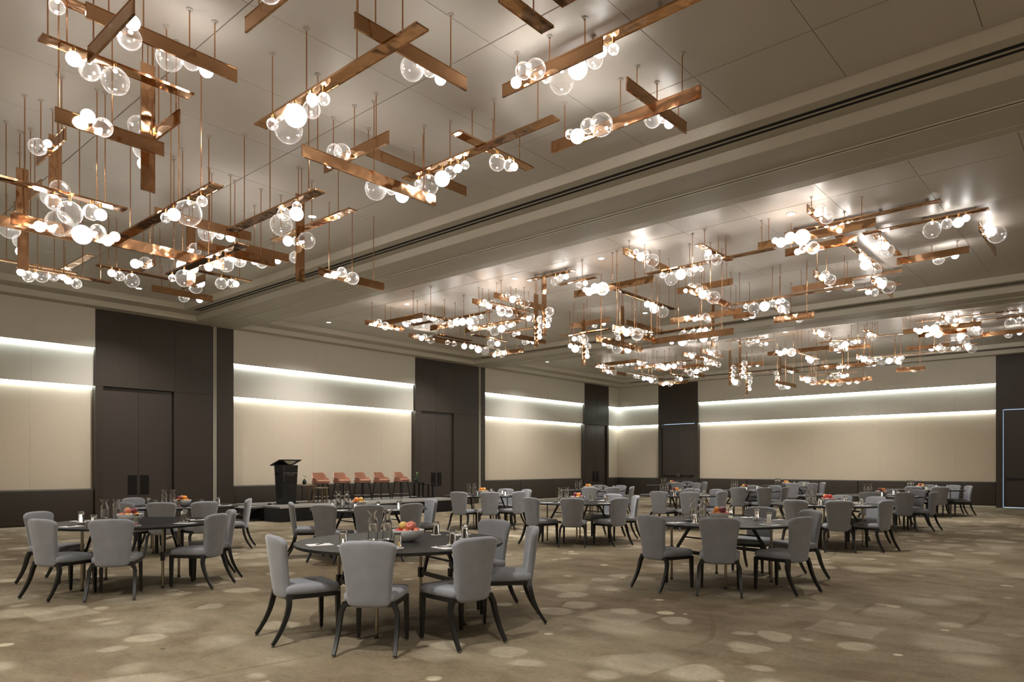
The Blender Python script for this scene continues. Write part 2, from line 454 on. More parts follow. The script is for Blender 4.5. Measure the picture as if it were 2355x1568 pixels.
# linear air slots in the ledges that run beside the partition tracks
for (u0, u1, v1) in ((8.215, 8.375, 18.1), (18.83, 18.99, 18.1), (29.10, 29.26, 18.1)):
    t = thing('linear_air_diffuser', 'twin-slot black linear air diffuser along the '+{8.215: 'coffer farthest from panic-bar doors', 18.83: 'middle coffer', 29.10: 'coffer beside panic-bar doors'}[u0], 'air vent', (u0, 0, ZL))
    for k in (0, 1):
        x = k*(u1-u0-.06)
        MB().box(x, x+.06, VO0+.6, v1, -.004, .001).obj('slot', 'dark_void', t, 0)
    MB().box(.062, u1-u0-.062, VO0+.6, v1, -.006, .001).obj('divider', 'soffit_paint_dim', t, 0)
for u, nm in ((9.19, 'first'), (19.79, 'second')):
    TRIM[0] += 1; t = struct('trim_%d' % TRIM[0])
    MB().box(u-.018, u+.018, VB, V0-.02, ZS-.004, ZS+.001).obj('track_slit', 'dark_void', t, 0)
    for s in (-1, 1):
        MB().box(u+s*.031-.012, u+s*.031+.012, VB, V0-.02, ZS-.012, ZS+.001).obj('track_rail', 'trim_paint_lit', t, 0)

# ---- downlights (unseen fill ones added), speakers, sprinkler
ring_m = MB().lathe([(.085, 0), (.085, -.006), (.066, -.008), (.062, 0)], 28).mesh('trim_ring', 'canopy_white')
lens_m = MB().lathe([(.061, -.002), (.0001, -.002)], 28).mesh('lens', 'downlight_lens')
DL = [(6.62, 10.24), (6.62, 17.43), (11.8, 17.41), (11.8, 13.94), (11.76, 10.25), (11.77, 7.96), (11.75, 4.2), (16.75, 9.9), (16.75, 17.4), (22.0, 17.45), (22.0, 8.04), (22.0, 4.11), (27.2, 8.0), (27.2, 14.0),
      (1.5, -2.5), (1.5, 1.0), (1.5, 4.2), (-1.2, 4.2), (-1.2, 8.0), (6.62, -2.5), (11.75, -2.5), (-.2, 12.5), (16.75, -2.5)]  # this row is out of view, added to fill the near chairs and floor
for i, (u, v) in enumerate(DL):
    bay = 'the ceiling bay farthest from the panic-bar doors' if u < 9 else 'the middle ceiling bay' if u < 19 else 'the ceiling bay by the panic-bar doors'
    t = thing('downlight', 'small round downlight in '+bay, 'downlight', (u, v, ZC), 0, 'downlights in '+bay)
    link('trim_ring', ring_m, t); link('lens', lens_m, t)
    L = bpy.data.lights.new('downlight_beam', 'SPOT'); L.energy = SPOT; L.spot_size = R(125); L.spot_blend = 1; L.shadow_soft_size = .06; L.color = (1, .965, .915)
    link('downlight_beam', L, t, (0, 0, -.02))
for u, v, nm in ((14.28, 2.94, 'far from the stage'), (14.23, 16.1, 'near the stage')):
    t = thing('ceiling_speaker', 'round flush ceiling speaker grille in the middle bay, '+nm, 'speaker', (u, v, ZC))
    MB().lathe([(.15, 0), (.15, -.008), (.135, -.01), (.0001, -.011)], 36).obj('grille', 'grille_white', t)
    MB().lathe([(.165, 0), (.165, -.005), (.15, -.007), (.15, 0)], 36).obj('rim', 'canopy_white', t)
t = thing('sprinkler', 'small white ceiling sprinkler head beside copper bar pendants', 'sprinkler', (6.6, 7.79, ZC))
MB().lathe([(.045, 0), (.045, -.006), (.016, -.01), (.014, -.04), (.0001, -.042)], 16).obj('body', 'canopy_white', t)
m = MB()
for k in range(8):
    a = k*PI/4; m.box(.01, .04, -.006, .006, -.05, -.046, Matrix.Rotation(a, 4, 'Z'))
m.lathe([(.014, -.052), (.014, -.040)], 10); m.obj('deflector', 'canopy_white', t)

# ------------------------------------------------------------------ copper bar pendants
PA = [
['B','u',2.684,6.437,5.193,1.301,[[2.207,6.437],[2.484,6.437],[2.882,6.437],[3.117,6.437]],[[2.77,6.595,5.178,0.115,'c',0,1],[2.955,6.561,5.213,0.081,'c',0,1],[3.087,6.541,5.175,0.061,'o',0,1]]],
['F','u',2.453,6.853,5.039,1.263,[[1.879,6.853],[2.021,6.853],[2.851,6.853]],[[2.055,6.798,4.936,0.06,'o',0,0],[2.19,6.833,4.909,0.087,'c',0,0],[2.384,6.798,4.88,0.116,'s',0,0]]],
['B','v',2.036,5.917,4.8,0.937,[[2.036,6.267],[2.036,5.512]],[[2.132,5.731,4.839,0.053,'o',1,0],[2.167,5.886,4.801,0.088,'c',1,0]]],
['N','u',2.453,7.069,4.53,0.926,[[2.021,7.069],[2.453,7.069],[2.807,7.069]],[[2.218,6.968,4.563,0.058,'o',0,-1],[2.334,6.944,4.496,0.082,'s',0,-1]]],
['N','v',3.009,7.247,4.85,0.62,[[3.009,7.014],[3.009,7.419]],[[2.86,7.527,4.879,0.106,'c',-1,0]]],
['V',1,2.842,7.26,5.4,4.152,[[2.792,7.26],[2.842,7.26],[2.892,7.26]],[[2.842,7.395,4.598,0.085,'c',0,1],[2.842,7.365,4.451,0.056,'o',0,1]]],
['N','v',2.482,8.954,4.97,0.99,[[2.482,9.304],[2.482,8.585]],[[2.35,8.928,4.92,0.09,'c',-1,0],[2.399,8.752,4.92,0.04,'o',-1,0]]],
['V',1,2.662,9.438,5.31,4.467,[[2.637,9.438],[2.687,9.438]],[[2.662,9.281,4.635,0.107,'c',0,-1],[2.649,9.59,4.626,0.102,'c',0,1],[2.675,9.539,4.763,0.051,'o',0,1]]],
['F','u',2.503,8.576,4.36,1.227,[[2.451,8.576],[2.821,8.576],[2.904,8.576]],[[2.573,8.631,4.191,0.126,'s',0,0],[2.76,8.549,4.231,0.086,'s',0,0],[2.877,8.631,4.254,0.063,'o',0,0],[2.394,8.55,4.238,0.079,'c',0,0]]],
['N','u',3.42,9.322,4.2,2.445,[[2.332,9.322],[2.88,9.322],[3.443,9.322],[3.675,9.322],[4.083,9.322]],[[2.448,9.221,4.145,0.059,'o',0,-1],[2.617,9.136,4.203,0.143,'s',0,-1],[2.859,9.168,4.145,0.111,'o',0,-1],[3.033,9.192,4.228,0.087,'s',0,-1],[3.147,9.222,4.15,0.057,'o',0,-1],[3.229,9.222,4.224,0.058,'o',0,-1]]],
['B','u',2.67,10.196,4.4,0.812,[[2.359,10.196],[2.61,10.196]],[[2.432,10.357,4.369,0.118,'c',0,1]]],
['F','v',3.375,8.292,4.29,2.755,[[3.375,9.139],[3.375,8.0],[3.375,7.802],[3.375,7.267]],[[3.325,8.015,4.194,0.053,'c',0,0],[3.325,7.805,4.181,0.066,'o',0,0],[3.325,7.447,4.114,0.133,'s',0,0],[3.365,7.226,4.193,0.054,'c',0,0]]],
['F','v',4.429,7.699,4.48,2.017,[[4.429,8.361],[4.429,7.747],[4.429,6.92]],[[4.379,7.353,4.362,0.075,'c',0,0],[4.466,7.558,4.308,0.129,'c',0,0],[4.462,7.223,4.357,0.08,'o',0,0],[4.379,7.079,4.383,0.054,'c',0,0]]],
['B','u',4.541,9.66,4.8,1.355,[[4.116,9.66],[4.603,9.66],[4.907,9.66]],[[4.634,9.82,4.753,0.117,'c',0,1],[4.8,9.765,4.749,0.062,'c',0,1],[4.961,9.766,4.753,0.063,'o',0,1]]],
['B','u',5.09,9.806,4.55,1.192,[[4.704,9.806],[5.047,9.806],[5.457,9.806]],[[5.194,9.94,4.495,0.09,'c',0,1],[5.054,9.907,4.505,0.057,'o',0,1],[5.538,9.935,4.549,0.086,'c',0,1],[5.409,9.902,4.535,0.052,'o',0,1]]],
['B','u',5.967,10.509,4.9,0.758,[[5.736,10.509],[6.077,10.509]],[[6.199,10.602,4.848,0.05,'o',0,1],[6.096,10.616,4.886,0.064,'o',0,1],[5.873,10.623,4.87,0.071,'c',0,1]]],
['V',-1,4.778,10.629,5.05,4.153,[[4.753,10.629],[4.803,10.629]],[[4.778,10.81,4.495,0.131,'o',0,1],[4.778,10.487,4.687,0.092,'c',0,-1],[4.778,10.52,4.401,0.059,'o',0,-1]]],
['F','v',4.155,8.876,4.07,2.025,[[4.155,9.751],[4.155,8.742]],[[4.105,9.688,3.98,0.047,'c',0,0],[4.105,9.319,3.913,0.114,'c',0,0],[4.178,8.791,3.977,0.05,'o',0,0],[4.205,8.388,3.936,0.091,'c',0,0],[4.205,8.613,3.978,0.049,'c',0,0]]],
['V',-1,5.431,8.703,5.24,4.021,[[5.406,8.703],[5.456,8.703]],[[5.431,8.538,4.562,0.115,'c',0,-1],[5.431,8.832,4.386,0.079,'c',0,1]]],
['F','v',5.79,9.001,4.956,2.046,[[5.79,9.809],[5.79,8.968],[5.79,8.311]],[[5.747,9.538,4.841,0.072,'o',0,0],[5.845,9.428,4.834,0.079,'c',0,0]]],
['N','u',6.886,9.488,4.48,1.274,[[6.439,9.488],[6.877,9.488],[7.305,9.488]],[[6.469,9.391,4.453,0.055,'o',0,-1],[6.59,9.366,4.515,0.079,'c',0,-1],[6.781,9.345,4.453,0.101,'c',0,-1]]],
['F','v',3.742,5.487,4.95,2.51,[[3.742,6.499],[3.742,5.884],[3.742,5.093],[3.742,4.477]],[[3.692,6.412,4.851,0.056,'c',0,0],[3.76,6.235,4.77,0.137,'s',0,0],[3.693,5.997,4.799,0.108,'o',0,0],[3.758,5.824,4.825,0.082,'s',0,0],[3.692,5.711,4.854,0.053,'o',0,0],[3.755,5.616,4.851,0.056,'c',0,0]]],
['B','u',4.068,4.704,5.05,1.267,[[3.464,4.704],[3.643,4.704],[4.502,4.704]],[[4.166,4.852,5.023,0.106,'c',0,1],[4.334,4.806,5.061,0.06,'c',0,1],[4.462,4.799,5.032,0.052,'o',0,1]]],
['N','v',2.983,5.288,5.17,0.645,[[2.983,5.389],[2.983,5.029]],[[2.846,4.995,5.12,0.094,'s',-1,0]]],
['B','u',5.002,6.481,4.74,1.873,[[4.256,6.481],[4.996,6.481],[5.752,6.481]],[[5.153,6.652,4.698,0.127,'c',0,1],[5.328,6.581,4.721,0.057,'c',0,1],[5.512,6.603,4.713,0.079,'o',0,1]]],
['N','v',4.908,6.719,5.06,1.225,[[4.908,7.145],[4.908,6.73],[4.908,6.328]],[[4.779,6.937,5.097,0.086,'s',-1,0],[4.77,6.772,5.037,0.095,'s',-1,0],[4.824,7.099,5.01,0.041,'o',-1,0]]],
['B','u',6.181,7.05,5.33,1.732,[[5.351,7.05],[6.083,7.05],[6.776,7.05]],[]],
['F','v',5.881,5.761,5.12,2.431,[[5.881,6.643],[5.881,6.157],[5.881,5.43],[5.881,4.793]],[[5.931,6.79,5.027,0.05,'c',0,0],[5.911,6.568,4.953,0.124,'s',0,0],[5.936,6.355,4.981,0.096,'o',0,0],[5.916,6.186,5.003,0.074,'c',0,0],[5.936,6.074,5.03,0.047,'o',0,0],[5.931,5.948,5.03,0.047,'c',0,0]]],
['F','u',6.236,5.748,5.235,1.316,[[5.845,5.748],[6.202,5.748],[6.69,5.748]],[[6.236,5.712,5.093,0.099,'c',0,0],[6.437,5.693,5.12,0.072,'c',0,0],[6.548,5.717,5.144,0.048,'o',0,0]]],
['N','v',5.36,4.221,5.29,1.225,[[5.36,4.633],[5.36,4.222],[5.36,3.806]],[[5.265,4.569,5.245,0.052,'o',-1,0],[5.236,4.448,5.305,0.081,'s',-1,0],[5.221,4.282,5.253,0.096,'s',-1,0]]],
['F','v',5.639,3.64,5.52,1.936,[[5.639,3.907],[5.639,3.188]],[[5.672,4.514,5.432,0.045,'c',0,0],[5.693,4.328,5.349,0.128,'c',0,0],[5.666,4.108,5.378,0.099,'o',0,0],[5.691,3.921,5.401,0.076,'s',0,0],[5.641,3.81,5.425,0.052,'o',0,0],[5.689,3.706,5.425,0.052,'c',0,0]]],
['F','u',4.295,3.614,5.05,0.537,[[4.378,3.614]],[]],
['F','v',4.462,3.336,5.15,0.209,[[4.462,3.358]],[]],
['N','v',6.455,4.123,5.15,1.873,[[6.455,4.864],[6.455,4.117],[6.455,3.389]],[[6.358,4.718,5.166,0.054,'c',-1,0],[6.335,4.599,5.1,0.077,'o',-1,0],[6.331,4.456,5.166,0.081,'s',-1,0],[6.291,4.252,5.1,0.121,'s',-1,0]]],
['B','u',6.798,3.855,5.35,1.279,[[6.36,3.855],[6.772,3.855],[7.25,3.855]],[[6.922,3.995,5.315,0.097,'c',0,1],[7.087,3.952,5.368,0.054,'c',0,1],[7.218,3.953,5.357,0.055,'o',0,1]]],
['F','u',2.023,6.796,5.4,0.268,[[1.927,6.796],[2.004,6.796]],[[1.918,6.755,5.296,0.061,'c',0,0]]],
['F','u',3.333,12.964,4.6,1.255,[[3.005,12.964],[3.26,12.964],[3.645,12.964]],[[3.453,12.909,4.454,0.103,'c',0,0],[3.625,12.933,4.481,0.076,'c',0,0],[3.75,12.909,4.501,0.056,'o',0,0]]],
['F','u',3.75,12.755,4.5,1.311,[[3.362,12.755],[3.718,12.755],[3.985,12.755],[4.247,12.755]],[[3.125,12.7,4.404,0.053,'o',0,0],[3.341,12.81,4.417,0.04,'c',0,0],[3.76,12.7,4.402,0.055,'o',0,0],[3.886,12.713,4.38,0.077,'c',0,0],[3.239,12.762,4.372,0.085,'c',0,0]]],
['F','v',4.456,14.626,5.2,1.519,[[4.456,14.241],[4.456,15.21]],[[4.406,14.918,5.084,0.073,'c',0,0]]],
['F','u',4.804,12.736,4.75,1.243,[[4.366,12.736],[4.486,12.736],[5.188,12.736]],[[4.391,12.681,4.649,0.058,'o',0,0],[4.521,12.703,4.627,0.08,'c',0,0],[4.71,12.681,4.589,0.118,'c',0,0]]],
['N','v',5.028,12.996,4.95,0.917,[[5.028,13.032],[5.028,12.627]],[[4.902,13.055,4.984,0.083,'o',-1,0],[4.882,12.568,4.9,0.103,'c',-1,0],[4.94,12.937,4.969,0.045,'o',-1,0]]],
['F','u',6.012,12.066,4.82,0.995,[[5.658,12.066],[6.3,12.066]],[[5.961,12.074,4.677,0.1,'c',0,0],[6.123,12.015,4.7,0.077,'c',0,0],[6.245,12.086,4.726,0.051,'o',0,0]]],
['B','u',6.553,14.934,5.07,1.262,[[6.118,14.934],[6.275,14.934],[7.003,14.934]],[[6.636,15.088,5.038,0.111,'c',0,1],[6.949,15.043,5.031,0.065,'o',0,1]]],
['B','v',6.228,13.752,5.05,1.012,[[6.228,14.024],[6.228,13.371]],[[6.356,13.721,5.044,0.085,'o',1,0],[6.401,14.026,5.027,0.13,'c',1,0]]],
['V',1,2.894,11.653,4.75,4.202,[[2.869,11.653],[2.919,11.653]],[[2.89,11.794,4.63,0.091,'c',0,1],[2.899,11.77,4.478,0.067,'o',0,1]]],
['V',1,2.564,10.361,5.15,4.587,[[2.539,10.361],[2.589,10.361]],[]],
['N','v',2.719,10.759,4.95,1.174,[[2.719,11.103],[2.719,10.438]],[]]]
PB = [
['N','u',11.509,14.477,5.079,1.264,[[11.102,14.477],[11.52,14.477],[11.954,14.477]],[[11.121,14.384,5.047,0.051,'o',0,-1],[11.238,14.368,5.126,0.066,'c',0,-1],[11.404,14.332,5.041,0.102,'c',0,-1]]],
['B','v',11.731,14.055,5.22,1.57,[[11.731,14.509],[11.731,13.467]],[[11.887,14.066,5.17,0.114,'c',1,0],[11.837,13.724,5.17,0.064,'o',1,0],[11.847,13.525,5.17,0.073,'c',1,0]]],
['F','u',12.466,13.587,5.338,0.893,[[12.116,13.587],[12.786,13.587]],[[12.153,13.537,5.25,0.045,'c',0,0],[12.308,13.532,5.233,0.062,'o',0,0],[12.446,13.558,5.211,0.084,'c',0,0],[12.667,13.537,5.188,0.107,'c',0,0]]],
['F','v',11.012,12.507,4.8,0.773,[[11.012,12.785],[11.012,12.171]],[]],
['N','v',12.508,13.203,5.08,1.281,[[12.508,13.375],[12.508,12.904],[12.508,12.598]],[[12.374,12.91,5.03,0.091,'c',-1,0],[12.414,12.736,5.03,0.05,'o',-1,0]]],
['N','u',14.816,16.272,5.38,1.956,[[14.015,16.272],[14.93,16.272],[15.683,16.272]],[[14.11,16.176,5.391,0.053,'c',0,-1],[14.232,16.146,5.33,0.083,'o',0,-1],[14.386,16.16,5.405,0.068,'c',0,-1],[14.579,16.103,5.33,0.125,'c',0,-1]]],
['F','u',14.829,14.741,5.1,2.798,[[13.649,14.741],[14.666,14.741],[15.729,14.741]],[[13.942,14.691,4.988,0.069,'c',0,0],[14.189,14.691,4.982,0.075,'c',0,0],[14.605,14.691,4.969,0.088,'o',0,0],[14.907,14.691,4.992,0.065,'o',0,0],[15.064,14.689,4.99,0.067,'c',0,0],[15.225,14.715,4.952,0.105,'o',0,0],[15.503,14.691,4.933,0.124,'c',0,0]]],
['F','u',13.408,13.837,4.95,1.208,[[12.994,13.837],[13.526,13.837],[13.767,13.837]],[]],
['N','u',12.536,10.793,5.316,1.713,[[11.768,10.793],[12.25,10.793],[12.445,10.793],[12.899,10.793]],[[12.025,10.693,5.357,0.057,'c',0,-1],[12.167,10.667,5.282,0.084,'o',0,-1],[12.34,10.675,5.366,0.075,'c',0,-1],[12.546,10.616,5.283,0.134,'c',0,-1]]],
['N','u',12.455,11.398,5.26,1.716,[[11.807,11.398],[11.938,11.398],[12.937,11.398]],[[11.911,11.303,5.287,0.052,'c',0,-1],[12.025,11.279,5.212,0.076,'o',0,-1],[12.179,11.279,5.291,0.076,'c',0,-1]]],
['F','u',11.969,10.58,5.05,1.315,[[11.679,10.58],[12.482,10.58]],[[11.526,10.525,4.954,0.053,'o',0,0],[11.664,10.563,4.905,0.102,'c',0,0],[11.875,10.53,4.911,0.096,'c',0,0]]],
['F','v',12.103,12.106,5.09,1.604,[[12.103,12.872],[12.103,12.192],[12.103,11.352]],[[12.053,12.608,4.995,0.052,'c',0,0],[12.053,12.414,4.974,0.073,'o',0,0],[12.048,12.182,4.953,0.094,'o',0,0],[12.135,12.016,4.95,0.097,'o',0,0],[12.065,11.804,4.928,0.119,'c',0,0],[12.077,11.58,4.994,0.053,'c',0,0]]],
['N','v',13.321,12.421,5.08,1.866,[[13.321,12.854],[13.321,12.566],[13.321,11.57]],[[13.223,13.088,5.111,0.055,'o',-1,0],[13.197,12.961,5.058,0.081,'c',-1,0]]],
['F','v',12.616,11.362,4.9,1.213,[[12.616,11.817],[12.616,11.404],[12.616,10.942]],[[12.566,11.795,4.806,0.051,'c',0,0],[12.561,11.592,4.736,0.121,'c',0,0],[12.577,11.381,4.761,0.096,'o',0,0],[12.561,11.213,4.78,0.077,'c',0,0],[12.586,11.095,4.807,0.05,'o',0,0],[12.566,10.977,4.807,0.05,'c',0,0]]],
['F','v',11.887,9.343,5.54,1.249,[[11.887,9.752],[11.887,9.292],[11.887,8.926]],[[11.922,9.239,5.399,0.098,'c',0,0],[11.837,9.04,5.421,0.076,'c',0,0],[11.91,8.938,5.444,0.053,'o',0,0]]],
['V',-1,11.877,9.51,5.48,4.263,[[11.852,9.51],[11.902,9.51]],[[11.878,9.361,4.766,0.099,'c',0,-1],[11.871,9.384,4.597,0.075,'c',0,-1],[11.882,9.408,4.477,0.052,'o',0,-1]]],
['V',-1,12.2,9.997,5.3,4.111,[[12.175,9.997],[12.225,9.997]],[[12.19,9.863,4.715,0.084,'c',0,-1],[12.214,9.874,4.565,0.073,'c',0,-1],[12.193,9.885,4.437,0.061,'c',0,-1],[12.201,9.897,4.33,0.05,'o',0,-1]]],
['N','u',13.418,11.163,5.11,0.946,[[13.019,11.163],[13.189,11.163]],[[13.21,11.061,5.06,0.059,'o',0,-1],[13.352,11.044,5.122,0.076,'c',0,-1],[13.547,11.021,5.06,0.099,'c',0,-1]]],
['F','u',13.577,12.693,4.83,1.29,[[13.154,12.693],[13.532,12.693],[14.031,12.693]],[[13.555,12.643,4.685,0.102,'c',0,0],[13.818,12.643,4.707,0.08,'o',0,0]]],
['B','u',15.248,12.763,5.05,1.523,[[14.737,12.763],[15.144,12.763],[15.791,12.763]],[[15.277,12.913,4.995,0.106,'c',0,1],[15.428,12.863,5.006,0.057,'c',0,1],[15.554,12.856,5.0,0.05,'o',0,1]]],
['F','v',14.136,12.173,5.05,0.994,[[14.136,12.634],[14.136,11.931]],[[14.086,12.287,4.941,0.066,'c',0,0],[14.103,12.153,4.961,0.046,'o',0,0]]],
['N','v',15.619,13.943,4.83,1.332,[[15.619,14.393],[15.619,13.965],[15.619,13.527]],[[15.519,14.327,4.78,0.057,'o',-1,0],[15.487,14.17,4.839,0.089,'c',-1,0],[15.476,13.996,4.775,0.101,'c',-1,0]]],
['N','u',11.848,6.945,5.38,1.74,[[11.191,6.945],[11.936,6.945],[12.677,6.945]],[[11.272,6.851,5.406,0.051,'c',0,-1],[11.392,6.826,5.336,0.076,'o',0,-1],[11.567,6.832,5.414,0.07,'c',0,-1],[11.73,6.777,5.33,0.125,'c',0,-1]]],
['F','v',12.087,5.855,5.2,2.485,[[12.087,6.824],[12.087,6.195],[12.087,5.488],[12.087,4.822]],[[12.037,6.742,5.104,0.053,'c',0,0],[12.127,6.6,5.033,0.124,'c',0,0],[12.037,6.351,5.054,0.103,'o',0,0],[12.121,6.185,5.08,0.077,'c',0,0],[12.037,6.063,5.103,0.054,'o',0,0],[12.127,5.989,5.106,0.051,'c',0,0]]],
['F','u',11.949,5.627,5.296,1.276,[[11.539,5.627],[12.088,5.627],[12.409,5.627]],[[11.575,5.572,5.199,0.054,'o',0,0],[11.687,5.624,5.178,0.075,'c',0,0],[11.909,5.577,5.153,0.1,'c',0,0]]],
['N','v',11.599,7.585,4.944,1.831,[[11.599,8.301],[11.599,7.582],[11.599,6.866]],[[11.506,8.168,4.968,0.05,'c',-1,0],[11.479,8.052,4.904,0.077,'o',-1,0],[11.482,7.918,4.971,0.074,'c',-1,0],[11.43,7.7,4.894,0.126,'c',-1,0]]],
['F','u',13.38,7.968,5.095,2.801,[[12.358,7.968],[13.08,7.968],[14.534,7.968]],[[13.492,7.918,4.985,0.067,'o',0,0],[13.669,7.913,4.986,0.066,'o',0,0],[13.829,7.942,4.947,0.105,'o',0,0],[14.157,7.918,4.923,0.129,'c',0,0]]],
['F','v',12.637,9.196,5.54,0.991,[[12.637,9.183],[12.637,8.924]],[[12.587,9.096,5.429,0.068,'c',0,0],[12.599,8.937,5.443,0.054,'o',0,0]]],
['N','v',13.796,6.734,5.23,1.249,[[13.796,7.158],[13.796,6.739],[13.796,6.238]],[[13.71,7.119,5.185,0.043,'o',-1,0],[13.684,6.979,5.252,0.069,'c',-1,0],[13.664,6.804,5.188,0.089,'c',-1,0]]],
['N','u',12.299,5.882,4.58,1.759,[[11.59,5.882],[12.307,5.882],[12.798,5.882]],[[11.645,5.799,4.591,0.04,'c',0,-1],[11.757,5.767,4.53,0.072,'o',0,-1],[11.921,5.771,4.576,0.068,'c',0,-1],[12.089,5.72,4.529,0.118,'c',0,-1]]],
['V',1,15.824,7.506,5.35,4.306,[[15.799,7.506],[15.849,7.506]],[[15.824,7.627,4.973,0.072,'c',0,1],[15.824,7.627,4.673,0.072,'c',0,1]]],
['N','v',14.439,7.03,4.75,1.681,[[14.439,7.745],[14.439,7.112],[14.439,6.636],[14.439,6.444]],[[14.347,7.231,4.698,0.05,'o',-1,0],[14.325,7.117,4.709,0.071,'c',-1,0],[14.309,6.955,4.7,0.087,'c',-1,0]]],
['B','v',15.574,6.632,4.9,0.494,[[15.574,6.819],[15.574,6.5]],[[15.686,6.826,4.934,0.069,'o',1,0],[15.72,6.643,4.908,0.103,'c',1,0],[15.685,6.481,4.884,0.068,'o',1,0]]],
['F','v',14.629,5.257,4.95,2.454,[[14.629,6.327],[14.629,5.616],[14.629,4.92],[14.629,4.203]],[[14.579,6.162,4.852,0.055,'c',0,0],[14.574,5.988,4.786,0.121,'c',0,0],[14.592,5.767,4.802,0.105,'o',0,0],[14.574,5.592,4.829,0.078,'c',0,0],[14.595,5.473,4.857,0.05,'o',0,0],[14.574,5.379,4.856,0.051,'c',0,0]]],
['B','v',14.578,5.162,4.48,0.814,[[14.578,5.433],[14.578,4.897]],[[14.693,5.088,4.457,0.072,'c',1,0]]],
['N','u',15.799,5.798,4.9,1.103,[[15.53,5.798],[16.197,5.798]],[[15.43,5.649,4.952,0.106,'c',0,-1],[15.277,5.669,4.845,0.086,'o',0,-1],[15.703,5.701,4.85,0.054,'c',0,-1]]],
['N','u',11.524,3.704,5.38,0.974,[[11.224,3.704],[11.779,3.704]],[[11.206,3.606,5.33,0.054,'o',0,-1],[11.311,3.584,5.397,0.077,'c',0,-1],[11.473,3.555,5.326,0.106,'c',0,-1]]],
['N','v',11.749,3.84,5.18,1.833,[[11.749,4.688],[11.749,4.571],[11.749,3.122]],[[11.656,4.432,5.191,0.05,'c',-1,0],[11.629,4.32,5.13,0.077,'o',-1,0],[11.628,4.171,5.189,0.078,'c',-1,0],[11.583,3.965,5.13,0.123,'s',-1,0]]],
['F','v',12.56,3.395,5.56,2.395,[[12.56,4.413],[12.56,3.747],[12.56,3.056],[12.56,2.395]],[[12.51,3.629,5.467,0.05,'o',0,0],[12.592,3.928,5.431,0.086,'c',0,0],[12.615,4.076,5.448,0.069,'c',0,0],[12.51,3.535,5.473,0.044,'c',0,0]]],
['N','v',12.246,3.901,5.13,1.155,[[12.246,4.376],[12.246,3.516]],[[12.152,4.237,5.08,0.051,'o',-1,0],[12.134,4.132,5.125,0.069,'c',-1,0],[12.101,3.966,5.08,0.102,'c',-1,0]]],
['F','u',14.491,3.859,5.51,2.79,[[13.364,3.859],[15.313,3.859]],[[14.337,3.809,5.419,0.048,'c',0,0],[14.468,3.838,5.413,0.054,'o',0,0],[14.648,3.804,5.397,0.07,'c',0,0],[14.806,3.862,5.361,0.106,'o',0,0],[15.186,3.809,5.329,0.138,'c',0,0]]],
['F','v',13.428,2.618,5.55,1.853,[[13.428,3.321],[13.428,2.616],[13.428,1.888]],[[13.373,2.473,5.368,0.139,'c',0,0],[13.38,2.262,5.423,0.084,'c',0,0],[13.437,2.109,5.424,0.083,'o',0,0],[13.373,1.993,5.452,0.055,'o',0,0]]],
['F','u',14.315,3.357,5.51,1.58,[[13.765,3.357],[14.908,3.357]],[[13.584,3.307,5.416,0.051,'c',0,0],[13.907,3.302,5.402,0.065,'o',0,0],[13.786,3.366,5.391,0.076,'c',0,0],[14.094,3.307,5.352,0.115,'c',0,0]]],
['B','v',15.211,2.814,5.42,1.192,[[15.211,3.21],[15.211,2.816],[15.211,2.406]],[[15.358,2.731,5.37,0.104,'c',1,0],[15.322,2.566,5.44,0.068,'c',1,0],[15.315,2.458,5.376,0.061,'o',1,0]]],
['N','u',14.921,1.897,5.45,1.901,[[14.239,1.897],[15.277,1.897]],[[14.078,1.806,5.457,0.049,'o',0,-1],[14.189,1.767,5.395,0.088,'o',0,-1],[14.64,1.785,5.498,0.069,'c',0,-1],[14.475,1.711,5.395,0.143,'c',0,-1]]],
['B','v',15.309,4.85,5.23,1.214,[[15.309,5.258],[15.309,4.947],[15.309,4.341]],[[15.439,4.747,5.18,0.086,'o',1,0],[15.407,4.541,5.18,0.055,'c',1,0],[15.473,4.378,5.18,0.121,'c',1,0]]],
['N','u',13.515,4.263,4.9,0.931,[[13.228,4.263],[13.748,4.263]],[[13.196,4.166,4.85,0.054,'o',0,-1],[13.316,4.148,4.919,0.072,'c',0,-1],[13.468,4.117,4.848,0.103,'c',0,-1]]],
['F','v',16.43,4.067,5.54,0.982,[[16.43,4.498],[16.43,3.782]],[[16.38,4.122,5.443,0.054,'c',0,0]]],
['N','u',16.288,3.925,5.2,1.708,[[15.595,3.925],[16.277,3.925]],[[15.577,3.823,5.199,0.059,'o',0,-1],[15.707,3.793,5.145,0.089,'o',0,-1],[15.889,3.81,5.247,0.072,'c',0,-1],[16.051,3.749,5.145,0.132,'c',0,-1]]],
['F','v',17.341,4.249,5.49,0.92,[[17.341,4.544],[17.341,3.938]],[[17.289,4.459,5.388,0.059,'o',0,0],[17.316,4.326,5.365,0.082,'c',0,0]]],
['B','v',15.412,10.777,5.25,1.236,[[15.412,11.179],[15.412,10.771],[15.412,10.329]],[[15.528,10.708,5.2,0.073,'c',1,0],[15.507,10.408,5.2,0.052,'o',1,0]]],
['V',-1,14.697,10.472,5.2,4.023,[[14.672,10.472],[14.722,10.472]],[[14.697,10.339,4.498,0.083,'c',0,-1],[14.697,10.365,4.241,0.057,'o',0,-1],[14.697,10.371,4.35,0.051,'c',0,-1]]],
['F','v',14.401,10.228,4.78,1.472,[[14.401,10.566],[14.401,10.159],[14.401,9.753]],[[14.451,10.593,4.68,0.057,'o',0,0],[14.451,10.435,4.668,0.069,'c',0,0],[14.396,10.258,4.619,0.118,'c',0,0]]],
['F','u',15.382,11.228,4.75,0.658,[[15.12,11.228],[15.595,11.228]],[[15.083,11.178,4.647,0.06,'o',0,0],[15.298,11.178,4.6,0.107,'o',0,0],[15.526,11.178,4.599,0.108,'c',0,0]]],
